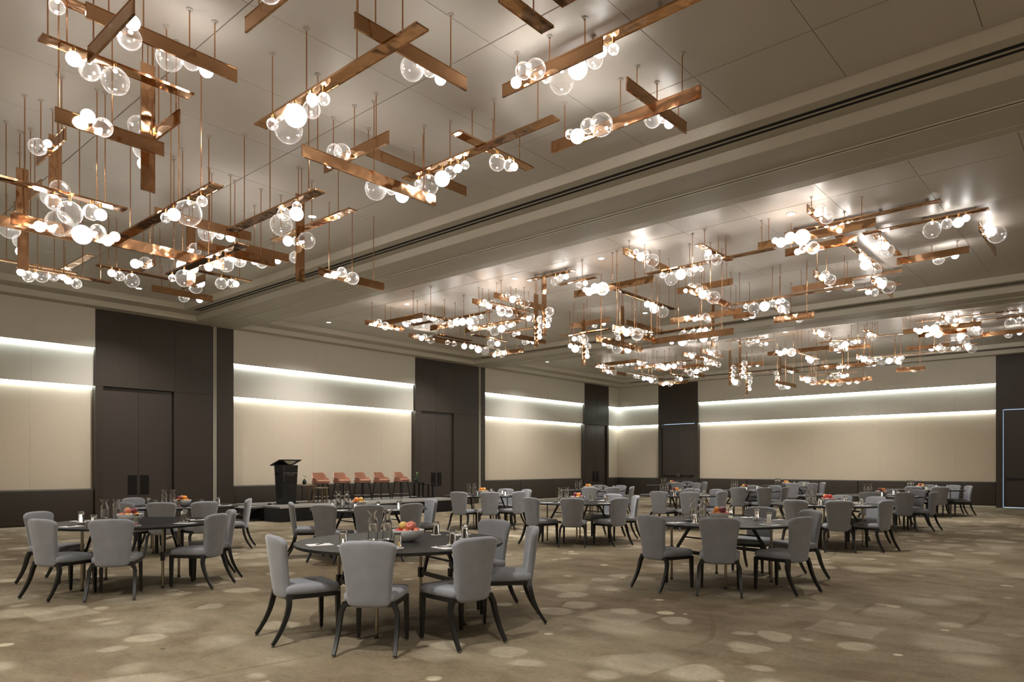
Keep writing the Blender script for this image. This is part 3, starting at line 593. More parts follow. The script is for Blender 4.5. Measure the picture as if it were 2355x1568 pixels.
['F','v',14.278,7.516,4.5,1.817,[[14.278,8.061],[14.278,7.585],[14.278,7.08]],[[14.223,7.414,4.332,0.125,'c',0,0],[14.254,7.205,4.364,0.093,'c',0,0],[14.223,7.037,4.376,0.081,'o',0,0],[14.238,6.917,4.408,0.049,'o',0,0]]],
['B','u',13.53,8.64,4.2,1.927,[[12.775,8.64],[13.512,8.64],[14.236,8.64]],[[13.025,8.729,4.15,0.046,'o',0,1],[13.254,8.749,4.15,0.067,'c',0,1],[13.67,8.808,4.15,0.125,'c',0,1],[14.047,8.758,4.15,0.075,'o',0,1]]],
['N','u',12.187,7.443,4.09,1.617,[[11.543,7.443],[12.189,7.443],[12.843,7.443]],[[11.441,7.36,4.06,0.04,'c',0,-1],[11.604,7.352,4.102,0.048,'c',0,-1],[11.708,7.328,4.04,0.072,'o',0,-1],[11.872,7.342,4.113,0.059,'c',0,-1],[12.018,7.28,4.038,0.121,'c',0,-1]]],
['B','u',15.695,9.282,4.98,1.774,[[15.083,9.282],[15.51,9.282],[16.334,9.282]],[[15.886,9.389,4.93,0.064,'c',0,1],[16.19,9.383,4.93,0.059,'o',0,1]]],
['V',1,14.479,9.181,5.3,4.148,[[14.454,9.181],[14.504,9.181]],[[14.476,9.297,4.54,0.066,'c',0,1],[14.482,9.317,4.687,0.086,'c',0,1]]],
['B','v',13.642,6.956,4.18,1.861,[[13.642,7.764],[13.642,6.72],[13.642,6.27]],[[13.729,7.46,4.13,0.043,'o',1,0],[13.782,7.233,4.125,0.096,'o',1,0],[13.797,7.03,4.136,0.112,'c',1,0],[13.769,6.737,4.13,0.084,'o',1,0],[13.763,6.489,4.13,0.078,'c',1,0]]]]
sph = MB().lathe([(math.sin(PI*i/20), -math.cos(PI*i/20)) for i in range(21)], 32).mesh('globe', None, 180)
def sphere_mesh(mat):
    me = sph.copy(); me.materials.clear(); me.materials.append(MATS[mat]); return me
SM = {k: sphere_mesh(k) for k in ('globe_glass', 'opal_small', 'opal_large', 'bulb')}
sph_lo = MB().lathe([(math.sin(PI*i/8), -math.cos(PI*i/8)) for i in range(9)], 12)
SM['bulb'] = sph_lo.mesh('bulb', 'bulb', 180)
cyl = MB().lathe([(1, 0), (1, 1)], 12).mesh('cylinder', 'brass')
rodm = MB().lathe([(1, 0), (1, 1)], 8).mesh('rod', 'rod_copper')
canm = MB().lathe([(.030, 0), (.030, -.008), (.012, -.012), (.010, -.03), (.0001, -.03)], 16).mesh('canopy', 'canopy_white')
PLW, PLT = .062, .008
planks = {}
def plank_mesh(L, kind):
    key = (round(L, 2), kind)
    if key not in planks:
        b = MB(); h = L/2
        # slim bar with a raised lip along both long edges
        b.box(-PLW, PLW, -h, h, -PLT, PLT)
        b.box(-PLW-.004, -PLW+.004, -h, h, -PLT-.003, PLT+.003); b.box(PLW-.004, PLW+.004, -h, h, -PLT-.003, PLT+.003)
        planks[key] = b.mesh('bar', 'copper', 30)
    return planks[key]
BAYN = ['coffer farthest from panic-bar doors', 'middle coffer', 'coffer beside panic-bar doors']
def pendant(d, bay, du=0.):
    k = d[0]
    n = len(d[7]); nm = NUM[n]
    no = sum(1 for g in d[7] if g[4] == 'o'); nc = n-no
    globes = 'without globes' if n == 0 else ' '.join(([NUM[no]+' opal'] if no else [])+([NUM[nc]+' clear'] if nc else []))+' globe'+('' if n == 1 else 's')
    if k == 'V':
        _, sgn, u, v, zt, zb, rods, gl = d; u += du
        lab = 'upright copper bar pendant, %s, %s' % (globes, BAYN[bay])
        t = thing('bar_pendant', lab, 'pendant light', (u, v, zt), 0, 'copper bar pendants in '+BAYN[bay])
        L = zt-zb
        link('bar', plank_mesh(L, 0), t, (0, 0, -L/2), (PI/2, 0, 0))
        top = zt; org = Vector((u, v, zt))
    else:
        _, ax, u, v, z, L, rods, gl = d; u += du
        how = 'flat' if k == 'F' else 'edge-on'
        ln = 'short' if L < 1.05 else 'medium' if L < 1.6 else 'long'
        along = 'parallel to the stage wall' if ax == 'u' else 'pointing at the stage wall'
        lab = '%s %s %s copper bar pendant, %s, %s' % (ln, how, 'lengthwise' if ax == 'u' else 'crosswise', globes, BAYN[bay])
        t = thing('bar_pendant', lab, 'pendant light', (u, v, z), 0, 'copper bar pendants in '+BAYN[bay])
        rz = -PI/2 if ax == 'u' else 0
        if k == 'F': link('bar', plank_mesh(L, 0), t, (0, 0, 0), (0, 0, rz)); top = z+PLT
        else: link('bar', plank_mesh(L, 0), t, (0, 0, 0), (0, PI/2, 0) if ax == 'v' else (0, PI/2, -PI/2)); top = z+PLW
        org = Vector((u, v, z))
    for (ru, rv) in rods:
        p = Vector((ru+du, rv, top-.004))-org
        rod = link('rod', rodm, t, p, None, (.0065, .0065, ZC-top+.004))
        hh = ZC-top+.004
        link('canopy', canm, rod, (0, 0, 1), None, (1/.0065, 1/.0065, 1/hh))
    for (gu, gv, gz, r, kind, nx, ny) in gl:
        p = Vector((gu+du, gv, gz))-org
        nrm = Vector((nx, ny, 0)) if (nx or ny) else Vector((0, 0, -1))   # from bar towards globe
        q = nrm.to_track_quat('Z', 'Y').to_euler()
        mat = 'globe_glass' if kind in 'cs' else ('opal_small' if r < .08 else 'opal_large')
        g = link('globe', SM[mat], t, p, q, (r, r, r))
        cl = .045+.012
        link('cap', cyl, g, (0, 0, -(r+cl-.012)/r), None, (.014/r, .014/r, cl/r))
        if kind in 'cs': link('bulb', SM['bulb'], g, (0, 0, -.80), None, (.017/r, .017/r, .017/r))
    return t
for d in PA: pendant(d, 0)
for d in PB: pendant(d, 1)
for d in PB: pendant(d, 2, 10.15)

# ------------------------------------------------------------------ chairs
def make_chair():
    t = thing('dining_chair', 'grey chair', 'chair')
    seat = MB().rbox(.225, .225, .040, .034, 4, (5, 5, 1),
        fn=lambda x, y, z: (x*(1-.10*max(0, -y/.225)), y, z+(.010*(1-(x/.225)**2)*(1-(y/.225)**2) if z > 0 else 0)), M=Matrix.Translation((0, .015, .430)))
    seat.obj('seat', 'chair_fabric', t, 60)
    H = .265
    def bk(x, y, z):
        s = (z+H)/(2*H)                                  # 0 bottom .. 1 top
        w = .79+.25*s**1.8
        e = abs(x)/.222
        crown = -(.012*e*e+.040*e**7)*max(0, s-.55)/.45+.028*e**7*max(0, .3-s)/.3
        return (x*w, y+.046*e*e*(.5+.5*s)-.085*s+.012*s*s, z+crown)
    back = MB().rbox(.222, .030, H, .029, 4, (14, 1, 12), fn=bk, M=Matrix.Translation((0, -.205, .352+H)))
    back.obj('backrest', 'chair_fabric', t, 60)
    fr = MB()
    for s in (-1, 1): fr.sweep([(s*.205, .225, .376), (s*.185, -.205, .376)], [(.014, .016)]*2, square=True, up=(1, 0, 0))
    fr.sweep([(-.205, .222, .376), (.205, .222, .376)], [(.014, .016)]*2, square=True, up=(0, 1, 0))
    fr.sweep([(-.20, -.195, .376), (.20, -.195, .376)], [(.014, .016)]*2, square=True, up=(0, 1, 0))
    fr.box(-.19, .19, -.18, .21, .380, .393)
    fr.obj('seat_frame', 'chair_leg', t, 30)
    gm = MB().lathe([(.011, 0), (.011, .005), (.006, .008), (.006, .018)], 10).mesh('foot_glide', 'glide')
    for s in (-1, 1):
        l = MB().sweep([(s*.200, .220, .392), (s*.203, .222, .2), (s*.206, .224, .016)], [(.019, .019), (.017, .017), (.012, .012)], square=True)
        lo = l.obj('leg', 'chair_leg', t, 30); link('foot_glide', gm, lo, (s*.206, .224, 0))
        pts = []; sz = []
        for i in range(11):
            q = i/10
            z = .392-(.392-.016)*q
            y = -.190-.012*q-.135*q*q
            x = s*(.188+.030*min(1, q*5)+.018*q)
            pts.append((x, y, z)); sz.append((.013+.006*(1-q), .021-.008*q))
        l2 = MB().sweep(pts, sz, square=True); lo = l2.obj('leg', 'chair_leg', t, 30); link('foot_glide', gm, lo, (s*.236, -.337, 0))
    return t
chair0 = make_chair(); used = [False]
BACKTOP = -.278
def place_chair(x, y, tx, ty, label, group):
    """x, y: middle of the backrest's top edge; the chair looks at the table centre tx, ty"""
    d = Vector((tx-x, ty-y, 0)).normalized()
    o = Vector((x, y, 0))-d*BACKTOP; rz = math.atan2(d.y, d.x)-PI/2
    if not used[0]:
        used[0] = True; chair0.location = o; chair0.rotation_euler = (0, 0, rz); tag(chair0, label, 'chair', group); return chair0
    return dup(chair0, o, rz, label, group)

# ------------------------------------------------------------------ tables and what stands on them
TR = .95; TZ = .76
def make_table():
    t = thing('round_table', 'table', 'table')
    MB().lathe([(.0001, TZ-.022), (TR-.004, TZ-.022), (TR-.004, TZ), (.0001, TZ)], 96).obj('table_top', 'table_top', t, 30)
    MB().lathe([(TR-.004, TZ-.028), (TR, TZ-.024), (TR, TZ-.002), (TR-.004, TZ)], 96).obj('edge_band', 'table_edge', t, 30)
    for sy in (-1, 1):
        y = sy*.43
        for sx in (-1, 1):
            x = sx*.43
            lg = MB().lathe([(.016, .0), (.016, TZ-.03)], 14, Matrix.Translation((x, y, 0))); lg.v = [(p[0], p[1], max(p[2], .018)) for p in lg.v]
            l = lg.obj('leg', 'table_leg', t)
            MB().lathe([(.019, 0), (.019, .022), (.014, .03)], 14, Matrix.Translation((x, y, 0))).obj('foot_cap', 'chair_leg', l)
            MB().box(x-.022, x+.022, y-.022, y+.022, .33, .43).obj('sleeve', 'table_edge', l, 0)
            b = MB().sweep([(sx*.36, y, .385), (sx*.13, y*.9, TZ-.03)], [(.012, .016)]*2, square=True, up=(0, 1, 0)); b.obj('brace', 'table_edge', t, 0)
            MB().box(x-.07, x+.05, y-.03, y+.03, TZ-.045, TZ-.022).obj('mount_plate', 'table_edge', t, 0)
        MB().sweep([(-.43, y, .38), (.43, y, .38)], [(.012, .022)]*2, square=True, up=(0, 1, 0)).obj('crossbar', 'table_edge', t, 0)
        MB().sweep([(-.245, y*.95, .56), (.245, y*.95, .56)], [(.007, .009)]*2, square=True, up=(0, 1, 0)).obj('tie_bar', 'table_edge', t, 0)
    MB().box(-.20, -.15, -.5, .5, TZ-.045, TZ-.022).obj('batten', 'table_edge', t, 0)
    MB().box(.15, .20, -.5, .5, TZ-.045, TZ-.022).obj('batten', 'table_edge', t, 0)
    return t
table0 = make_table()
def make_carafe():
    t = thing('carafe', 'c', 'carafe')
    def sp(a, z): return 1+(.32*max(0, math.cos(a))**6 if z > .255 else (.10*max(0, math.cos(a))**6 if z > .235 else 0))
    out = [(.0001, 0), (.040, 0), (.044, .004), (.045, .02), (.045, .155), (.043, .180), (.032, .208), (.024, .225), (.024, .236), (.031, .256), (.043, .275),
           (.041, .276), (.029, .257), (.0215, .236), (.0215, .225), (.029, .207), (.0405, .178), (.0425, .153), (.0425, .02), (.039, .012), (.0001, .011)]
    MB().lathe(out, 28, spout=sp).obj('bottle', 'drink_glass', t, 60)
    MB().lathe([(.0001, .0125), (.038, .0135), (.0415, .021), (.0415, .150), (.0001, .150)], 24).obj('water', 'water', t, 60)
    return t
carafe0 = make_carafe()
def make_glass():
    t = thing('tumbler', 'g', 'glass')
    MB().lathe([(.0001, .106), (.020, .105), (.0280, .098), (.0318, .001), (.0335, 0), (.0348, .002), (.0320, .125), (.0295, .130), (.0001, .130)], 28).obj('body', 'drink_glass', t, 50)
    MB().lathe([(.0353, .0005), (.0356, .002), (.0350, .003), (.0345, .002)], 28).obj('lip', 'drink_glass', t, 50)
    return t
glass0 = make_glass()
bowl_m = MB().lathe([(.0001, 0), (.050, 0), (.056, .004), (.105, .030), (.135, .066), (.147, .104), (.147, .108), (.143, .108), (.130, .068), (.100, .036), (.050, .014), (.0001, .012)], 40).mesh('fruit_bowl', 'bowl_white', 50)
tray_m = MB().lathe([(.0001, 0), (.150, 0), (.165, .008), (.165, .011), (.148, .006), (.0001, .006)], 48).mesh('tray', 'tray_black', 50)
coast_m = MB().lathe([(.0001, 0), (.052, 0), (.052, .004), (.0001, .004)], 28).mesh('coaster', 'coaster', 40)
pad_m = MB().box(-.075, .075, -.105, .105, 0, .005).mesh('notepad', 'paper', 0)
def make_pen():
    t = thing('pen', 'p', 'pen')
    MB().sweep([(0, -.07, .004), (0, .05, .004)], [.004, .004], 8).obj('barrel', 'tray_black', t)
    MB().sweep([(0, .05, .004), (0, .066, .004), (0, .07, .004)], [.004, .0025, .0008], 8).obj('tip', 'chrome_grey', t)
    return t
pen0 = make_pen()
appl = [(.0001, -.82), (.28, -.90), (.55, -.80), (.80, -.52), (.97, -.08), (.98, .25), (.84, .66), (.55, .88), (.26, .86), (.10, .70), (.0001, .62)]
FR = {k: MB().lathe(appl, 20).mesh(k, k, 180) for k in ('red_apple', 'pink_apple', 'yellow_apple', 'orange_fruit', 'plum_fruit')}
stem_m = MB().sweep([(0, 0, .6), (.05, 0, 1.0)], [.05, .04], 6).mesh('stem', 'stem_brown')
MIXES = [['pink_apple', 'pink_apple', 'red_apple', 'pink_apple', 'red_apple', 'pink_apple', 'pink_apple', 'yellow_apple'],
         ['orange_fruit', 'yellow_apple', 'red_apple', 'pink_apple', 'yellow_apple', 'plum_fruit', 'yellow_apple', 'pink_apple'],
         ['yellow_apple', 'orange_fruit', 'yellow_apple', 'pink_apple', 'orange_fruit', 'orange_fruit', 'yellow_apple', 'plum_fruit'],
         ['yellow_apple', 'orange_fruit', 'red_apple', 'yellow_apple', 'orange_fruit', 'red_apple', 'orange_fruit', 'yellow_apple'],
         ['red_apple', 'pink_apple', 'red_apple', 'red_apple', 'pink_apple', 'red_apple', 'yellow_apple', 'red_apple'],
         ['orange_fruit', 'plum_fruit', 'orange_fruit', 'pink_apple', 'red_apple', 'plum_fruit', 'orange_fruit', 'plum_fruit']]
FNAME = {'red_apple': 'red apple', 'pink_apple': 'pink apple', 'yellow_apple': 'yellow apple', 'orange_fruit': 'orange fruit', 'plum_fruit': 'dark plum'}
TAB = [
[4.23,5.09,[[3.08,5.37],[3.31,4.39],[4.08,3.94],[5.17,4.24],[5.57,5.11]],0.08,-0.19],
[3.45,9.25,[[2.71,10.37],[2.35,8.89],[2.85,8.26],[4.06,8.26],[4.57,8.91]],-0.01,-0.28],
[5.41,12.46,[[5.07,13.66],[4.32,12.07],[4.71,11.54],[5.32,11.3],[6.35,11.78]],0.07,-0.2],
[7.2,9.47,[[6.12,10.1],[6.02,9.05],[6.44,8.48],[7.16,8.31],[8.3,9.11]],-0.17,-0.44],
[12.26,11.67,[[11.06,11.33],[11.46,10.71],[12.22,10.47],[13.45,11.29],[13.46,12.0]],-0.02,-0.29],
[11.15,8.07,[[9.92,8.29],[10.15,7.49],[10.91,6.94],[11.96,7.24],[12.4,8.07]],-0.02,-0.29],
[8.45,3.9,[[7.25,4.24],[7.39,3.43],[8.18,2.77],[9.53,3.12],[9.79,3.91]],-0.02,-0.29],
[13.5,4.2,[[12.26,4.33],[12.48,3.66],[13.18,3.08],[14.6,3.6],[14.75,4.3]],0.0,-0.27],
[16.92,11.76,[[15.85,11.11],[16.4,10.68],[17.33,10.63],[18.15,11.54],[18.06,12.27]],-0.11,-0.39],
[15.5,8.2,[[14.3,8.12],[14.51,7.43],[15.33,7.01],[16.68,7.78],[16.72,8.49]],-0.11,-0.38],
[23.27,12.58,[[22.25,11.85],[22.81,11.42],[24.23,11.78],[24.47,12.62]],-0.05,-0.34],
[19.61,8.27,[[18.39,8.0],[18.73,7.38],[19.53,7.11],[20.8,7.87],[20.73,8.56]],-0.08,-0.35],
[25.48,9.17,[[24.34,8.65],[24.81,8.12],[26.22,8.22],[26.63,9.05]],-0.15,-0.42],
[18.27,4.47,[[17.02,4.38],[17.28,3.7],[18.1,3.28],[19.36,3.85],[19.52,4.55]],0.03,-0.27],
[23.89,4.53,[[22.65,4.67],[22.85,4.01],[24.53,3.56],[25.04,4.03],[25.12,4.75]],-0.24,-0.51]]
ORD = ['first', 'second', 'third', 'fourth', 'fifth', 'sixth']
ROWS = {'outer': [14, 13, 7, 6, 0], 'middle': [12, 11, 9, 5, 3, 1], 'stage-side': [10, 8, 4, 2]}
DESC = {}
for row, ids in ROWS.items():
    for i, q in enumerate(ids): DESC[q] = '%s table from panic-bar doors, %s row' % (ORD[i], row)
CHN = ['endmost grey chair away from the doors', 'grey chair beside the endmost one away from doors', 'middle grey chair facing the stage', 'grey chair beside the endmost one nearest doors', 'endmost grey chair nearest the doors']
PLN = ['endmost place away from doors', 'second place away from doors', 'middle place facing stage', 'second place nearest doors', 'endmost place nearest doors']
MIXI = [0, 1, 2, 3, 3, 5, 5, 4, 2, 2, 3, 2, 3, 5, 1]
TROT = [R(a) for a in (76, 55, 70, 84, 66, 78, 75, 60, 80, 72, 65, 77, 85, 68, 74)]
first = {'t': True, 'c': True, 'g': True, 'p': True}
def put(key, proto, loc, rz, label, group):
    if first[key]:
        first[key] = False; proto.location = loc; proto.rotation_euler = (0, 0, rz); proto['label'] = label; proto['group'] = group; return proto
    return dup(proto, loc, rz, label, group)
rnd = random.Random(5)
SR, CR = math.sin(TH), math.cos(TH)
for ti, (cu, cv, chs, tb, tc) in enumerate(TAB):
    D = DESC[ti]
    put('t', table0, (cu, cv, 0), TROT[ti], 'round dark folding table, the '+D, 'round dining tables')
    chs = sorted(chs, key=lambda q: (math.degrees(math.atan2(q[1]-cv, q[0]-cu))-90) % 360)
    RK = list(range(5)) if len(chs) == 5 else [1, 2, 3, 4]
    for k, (x, y) in zip(RK, chs):
        place_chair(x, y, cu, cv, CHN[k]+', '+D, 'chairs at the '+D)
    # bowl and carafe tray sit side by side across the middle
    def at(t, back=0.): return (cu+t*SR+back*CR, cv-t*CR+back*SR)
    bx, by = at(tb, -.06)
    o = tag(link('fruit_bowl', bowl_m, None, (bx, by, TZ)), 'white bowl heaped with fruit on the '+D, 'bowl', 'fruit bowls')
    mixl = MIXES[MIXI[ti]]; sp = []
    a0 = rnd.random()*6
    for k in range(5): a = a0+k*2*PI/5; sp.append((.086*math.cos(a), .086*math.sin(a), .086, .040))
    for k in range(3): a = a0+.6+k*2*PI/3; sp.append((.047*math.cos(a), .047*math.sin(a), .143, .040))
    for k, (dx, dy, dz, r) in enumerate(sp):
        kind = mixl[k]
        q = (rnd.uniform(-.7, .7), rnd.uniform(-.7, .7), rnd.random()*6)
        f = link('fruit', FR[kind], None, (bx+dx, by+dy, TZ+dz), q, (r, r, r*.92))
        f.name = kind
        tag(f, FNAME[kind]+' in the fruit bowl on the '+D, 'fruit', 'fruit on the '+D)
        link('stem', stem_m, f)
    tx, ty = at(tc, .0)
    tag(link('tray', tray_m, None, (tx, ty, TZ)), 'round black tray carrying carafes on the '+D, 'tray', 'carafe trays')
    for k in (-1, 1):
        px, py = tx+k*(.062*SR+.02*CR), ty+k*(-.062*CR+.02*SR)
        put('c', carafe0, (px, py, TZ+.006), TH-PI/2+(PI if k < 0 else .3), 'glass water carafe with flared lip on the '+D, 'carafes on the '+D)
    for ci, (x, y) in zip(RK, chs):
        PN = PLN[ci]+', '+D
        d = Vector((x-cu, y-cv, 0)).normalized(); n = Vector((-d.y, d.x, 0)); rz = math.atan2(d.y, d.x)-PI/2
        jit = rnd.uniform(-.03, .03)
        p = Vector((cu, cv, TZ))+d*.745+n*(-.05+jit)
        tag(link('notepad', pad_m, None, p, (0, 0, rz+rnd.uniform(-.08, .08)), None), 'white notepad at the '+PN, 'notepad', 'notepads on the '+D)
        put('p', pen0, p+Vector((0, 0, .005)), rz+rnd.uniform(.3, .8), 'dark pen at the '+PN, 'pens on the '+D)
        p = Vector((cu, cv, TZ))+d*.60+n*(.13+jit)
        b = Vector((bx, by, TZ))
        tag(link('coaster', coast_m, None, p), 'white coaster at the '+PN, 'coaster', 'coasters on the '+D)
        put('g', glass0, p+Vector((0, 0, .004)), 0, 'upturned tumbler at the '+PN, 'tumblers on the '+D)

# ------------------------------------------------------------------ stage
SU0, SU1, SV0, SV1, SZ = 9.72, 16.35, 16.5, 18.98, .40
t = thing('stage', 'low portable stage with grey deck and black pleated skirt by wall', 'stage', ((SU0+SU1)/2, (SV0+SV1)/2, 0))
hu, hv = (SU1-SU0)/2, (SV1-SV0)/2
n = 3
for i in range(n):
    a = -hu+i*2*hu/n
    MB().box(a+.002, a+2*hu/n-.002, -hv, hv, SZ-.05, SZ).obj('deck_panel', 'stage_deck', t, 0)
MB().box(-hu-.006, hu+.006, -hv-.008, -hv-.0005, SZ-.045, SZ+.002).obj('edge_trim', 'nosing', t, 0)
def skirt(p0, p1, nrm):
    L = (Vector(p1)-Vector(p0)); k = int(L.length/.035); v = []; f = []
    for i in range(k+1):
        q = Vector(p0)+L*i/k+Vector(nrm)*(.012*(i % 2))
        v += [(q.x, q.y, .004), (q.x, q.y, SZ-.045)]
    for i in range(k): f.append((2*i, 2*i+2, 2*i+3, 2*i+1))
    return MB().add(v, f)
skirt((-hu, -hv-.001, 0), (hu, -hv-.001, 0), (0, -1, 0)).obj('skirt', 'stage_skirt', t, 0)
skirt((-hu, -hv, 0), (-hu, hv, 0), (-1, 0, 0)).obj('skirt', 'stage_skirt', t, 0)
skirt((hu, -hv, 0), (hu, hv, 0), (1, 0, 0)).obj('skirt', 'stage_skirt', t, 0)
for x in (-hu+.1, 0, hu-.1):
    for y in (-hv+.1, hv-.1): MB().box(x-.03, x+.03, y-.03, y+.03, 0, SZ-.05).obj('leg', 'black_metal', t, 0)
t = thing('stage_stairs', 'black portable steps with pale nosing at the stage end', 'stairs', (9.10, 17.75, 0))
MB().box(.17, .60, -.45, .45, SZ-.06, SZ-.02).obj('tread', 'stage_deck', t, 0)
MB().box(-.22, .17, -.45, .45, .17, .20).obj('tread', 'stage_deck', t, 0)
for z, x in ((SZ-.02, .165), (.20, -.225)): MB().box(x, x+.03, -.45, .45, z-.04, z+.002).obj('nosing', 'nosing', t, 0)
for y in (-.44, .44):
    m = MB(); m.box(-.20, -.16, y-.015, y+.015, 0, .17); m.box(.15, .19, y-.015, y+.015, 0, SZ-.06); m.box(.55, .59, y-.015, y+.015, 0, SZ-.06); m.box(-.2, .59, y-.012, y+.012, .03, .07)
    m.sweep([(-.18, y, .16), (.4, y, SZ-.08)], [(.012, .02)]*2, square=True, up=(0, 1, 0))
    m.obj('side_frame', 'black_metal', t, 0)

# lectern (front faces the room)
t = thing('lectern', 'tall tapered black lectern with slanted top on the stage', 'lectern', (10.62, 17.72, SZ+.001))
def taper(x0, x1, y0, y1, z0, z1, k0, k1):
    v = [(x*k, y*k, z) for z, k in ((z0, k0), (z1, k1)) for (x, y) in ((x0, y0), (x1, y0), (x1, y1), (x0, y1))]
    return MB().add(v, [(3, 2, 1, 0), (4, 5, 6, 7), (0, 1, 5, 4), (1, 2, 6, 5), (2, 3, 7, 6), (3, 0, 4, 7)])
taper(-.255, .255, -.19, .19, .02, 1.08, .82, 1.0).obj('body', 'lectern_black', t, 0)
MB().box(-.26, .26, -.21, .21, 0, .02).obj('base', 'lectern_black', t, 0)
v = []; nn = 17
for z in (0, .025):
    for i in range(nn):
        a = -1+2*i/(nn-1); v.append((a*.34, -.23-.05*(1-a*a), z+.15))
    for (x, y) in ((.34, .27), (-.34, .27)): v.append((x, y, z+.0))
k = nn+2
f = [tuple(reversed(range(k))), tuple(range(k, 2*k))]+[(i, (i+1) % k, k+(i+1) % k, k+i) for i in range(k)]
MB().add(v, f, Matrix.Translation((0, 0, 1.06))).obj('top_board', 'lectern_black', t, 30)
m = MB(); v = []; q = 13
for i in range(q):
    a = -1+2*i/(q-1); v += [(a*.23, -.215-.02*(1-a*a), 1.205), (a*.20, -.205, 1.205-.10*(1-a*a))]
f = [(2*i, 2*i+1, 2*i+3, 2*i+2) for i in range(q-1)]
MB().add(v, f).obj('valance', 'chrome_grey', t, 30)
TLT = Matrix.Rotation(math.atan2(.034, 1.06), 4, 'X')
sg = taper(-.21, .235, -.196, -.186, .86, 1.05, .985, 1.0); 
fp = MB().box(-.185, .225, -.199, -.180, .62, 1.06); fp.obj('sign_panel', 'lectern_black', t, 0)
MB().box(-.20, -.187, -.202, -.180, .62, 1.06).obj('sign_edge', 'chrome_grey', t, 0)
def text(body, size, loc, parent, mat='letter_grey'):
    cu_ = bpy.data.curves.new('lettering', 'FONT'); cu_.body = body; cu_.size = size; cu_.extrude = .0008; cu_.align_x = 'CENTER'
    cu_.materials.append(MATS[mat])
    tmp = bpy.data.objects.new('lettering_curve', cu_); C.objects.link(tmp)
    dg = bpy.context.evaluated_depsgraph_get(); me = bpy.data.meshes.new_from_object(tmp.evaluated_get(dg))
    bpy.data.objects.remove(tmp)
    o = link('lettering', me, parent, loc, (PI/2, 0, 0)); return o
text('THE POST HOUSTON', .041, (.02, -.2000, .845), t)
text('HOTEL AND TOWER', .022, (.02, -.2000, .800), t)
MB().rbox(.02, .03, .035, .008, 2, (1, 1, 1), M=Matrix.Translation((-.262, .05, .84))).obj('side_control', 'plate_dark', t)
t = thing('floor_microphone', 'small black domed boundary microphone beside lectern on the stage', 'microphone', (10.05, 17.6, SZ))
MB().lathe([(.05, 0), (.05, .02), (.035, .045), (.0001, .055)], 20).obj('dome', 'plate_dark', t)

# counter stools with wrap-round tan shells
def make_stool():
    t = thing('counter_stool', 's', 'stool')
    # shell: wall following a U in plan, high at the back, dipping to low arms
    v = []; f = []; n = 40; rows = 6
    for side in (0, 1):
        for i in range(n+1):
            q = -1+2*i/n                                    # -1 right arm front .. 0 back .. 1 left arm front
            a = q*R(122)
            e = abs(q)
            hgt = .27 if e < .36 else (.27-.15*(3*((e-.36)/.3)**2-2*((e-.36)/.3)**3) if e < .66 else .12-.02*(e-.66)/.34)
            if e > .97: hgt *= .86
            for j in range(rows+1):
                s = j/rows; z = .555+(hgt+.03)*s
                rad = (.195+.045*s*(1-.25*e)) - (.024 if side else 0)
                v.append((rad*1.10*math.sin(a), -rad*math.cos(a)*1.02+.0, z))
    k = rows+1; off = (n+1)*k
    for i in range(n):
        for j in range(rows):
            a = i*k+j; f.append((a, a+k, a+k+1, a+1)); b = off+a; f.append((b, b+1, b+k+1, b+k))
        f.append((i*k+rows, (i+1)*k+rows, off+(i+1)*k+rows, off+i*k+rows)); f.append((i*k, off+i*k, off+(i+1)*k, (i+1)*k))
    for i in (0, n):
        for j in range(rows):
            a = i*k+j; f.append((a, a+1, off+a+1, off+a) if i == 0 else (a, off+a, off+a+1, a+1))
    MB().add(v, f).obj('shell', 'tan_leather', t, 50)
    MB().rbox(.195, .200, .035, .030, 3, (4, 4, 1), M=Matrix.Translation((0, .02, .600))).obj('seat_cushion', 'tan_leather', t, 60)
    MB().rbox(.19, .19, .018, .015, 2, (3, 3, 1), M=Matrix.Translation((0, .01, .552))).obj('seat_pan', 'tan_leather', t, 60)
    MB().box(-.15, .15, -.14, .16, .515, .536).obj('under_frame', 'black_metal', t, 0)
    for sx in (-1, 1):
        for sy in (-1, 1):
            MB().sweep([(sx*.145, .01+sy*.145, .53), (sx*.215, .01+sy*.205, 0)], [(.016, .014), (.010, .010)], square=True).obj('leg', 'black_metal', t, 0)
    for sx in (-1, 1): MB().sweep([(sx*.195, -.175, .15), (sx*.195, .195, .15)], [.008, .008], 8).obj('foot_rail', 'chrome_grey', t)
    MB().sweep([(-.195, .195, .15), (.195, .195, .15)], [.009, .009], 8).obj('foot_rail', 'chrome_grey', t)
    MB().sweep([(-.195, -.175, .15), (.195, -.175, .15)], [.008, .008], 8).obj('foot_rail', 'chrome_grey', t)
    return t
st0 = make_stool()
WH = ['beside the bronze nesting tables', 'second from the lectern', 'in the middle of the five on stage', 'second from the black side tables', 'beside the black side tables']
for i, u in enumerate((11.92, 12.66, 13.42, 14.16, 14.98)):
    lab = 'tan leather counter stool with black legs, '+WH[i]; rz = PI+R(-4+4*i)
    if i == 0: st0.location = (u, 18.0, SZ+.004); st0.rotation_euler = (0, 0, rz); tag(st0, lab, 'stool', 'counter stools on the stage')
    else: dup(st0, (u, 18.0, SZ+.004), rz, lab, 'counter stools on the stage')
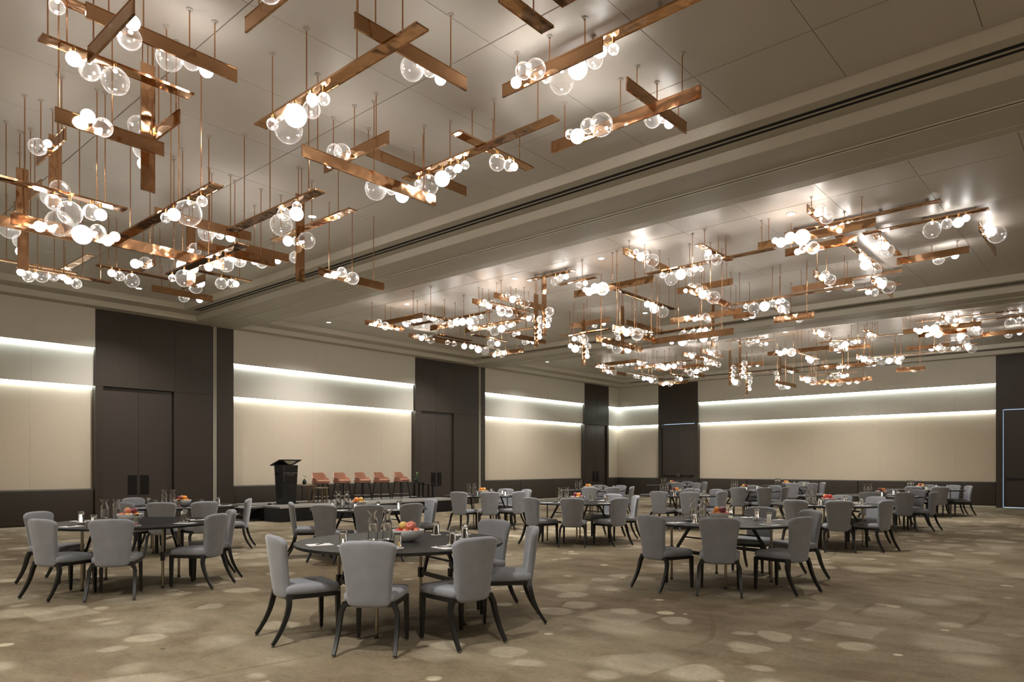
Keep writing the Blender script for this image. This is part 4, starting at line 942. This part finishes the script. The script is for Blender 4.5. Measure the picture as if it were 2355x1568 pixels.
def c_table(name, label, loc, w, d, h, mat, rz=0):
    t = thing(name, label, 'side table', loc, rz)
    MB().rbox(w/2, d/2, .014, .012, 2, (2, 2, 1), M=Matrix.Translation((0, 0, h-.014))).obj('table_top', mat, t)
    MB().box(-w/2, w/2, -d/2, d/2, 0, .022).obj('base_plate', mat, t, 0)
    for y in (-d*.3, d*.3): MB().box(w/2-.045, w/2-.005, y-.02, y+.02, .022, h-.028).obj('upright', mat, t, 0)
    return t
c_table('nesting_table', 'larger bronze nesting side table with a vase beside the lectern', (11.32, 17.85, SZ), .42, .40, .52, 'bronze')
c_table('nesting_table', 'smaller bronze nesting side table beside the tan stool', (11.60, 17.55, SZ), .34, .36, .44, 'bronze')
c_table('nesting_table', 'taller black side table with a leafy vase on the stage', (15.62, 17.95, SZ), .40, .36, .52, 'black_metal')
c_table('nesting_table', 'lower glossy black side table at the stage end', (15.98, 17.85, SZ), .36, .36, .46, 'black_metal')
def vase(loc, label, leaves, seed):
    t = thing('vase', label, 'vase', loc)
    MB().lathe([(.028, 0), (.045, .012), (.060, .055), (.056, .095), (.036, .130), (.024, .150), (.026, .158), (.021, .156), (.020, .145), (.0001, .145)], 24).obj('body', 'vase_green', t, 60)
    r = random.Random(seed)
    stem = MB().sweep([(0, 0, .14), (.02, 0, .22), (.055, .01, .29)], [.003, .0025, .0015], 6).obj('stem', 'leaf', t)
    for k in range(leaves):
        s = .25+.75*k/leaves; p = Vector((.05*s, .01*s, .16+.14*s)); a = k*2.4+r.random()
        d = Vector((math.cos(a), math.sin(a), .7)).normalized(); sd = d.cross(Vector((0, 0, 1))).normalized(); L = .085
        v = [p, p+d*L*.35+sd*.020, p+d*L*.7+sd*.016, p+d*L, p+d*L*.7-sd*.016, p+d*L*.35-sd*.020, p+d*L*.5+Vector((0, 0, .006))]
        MB().add([tuple(q) for q in v], [(0, 1, 6), (1, 2, 6), (2, 3, 6), (3, 4, 6), (4, 5, 6), (5, 0, 6)]).obj('leaf', 'leaf', t)
vase((11.30, 17.88, SZ+.52), 'small dark green glass vase with one sprig beside the lectern', 4, 1)
vase((15.60, 17.95, SZ+.52), 'small dark vase with bright green sprig on black table', 9, 2)
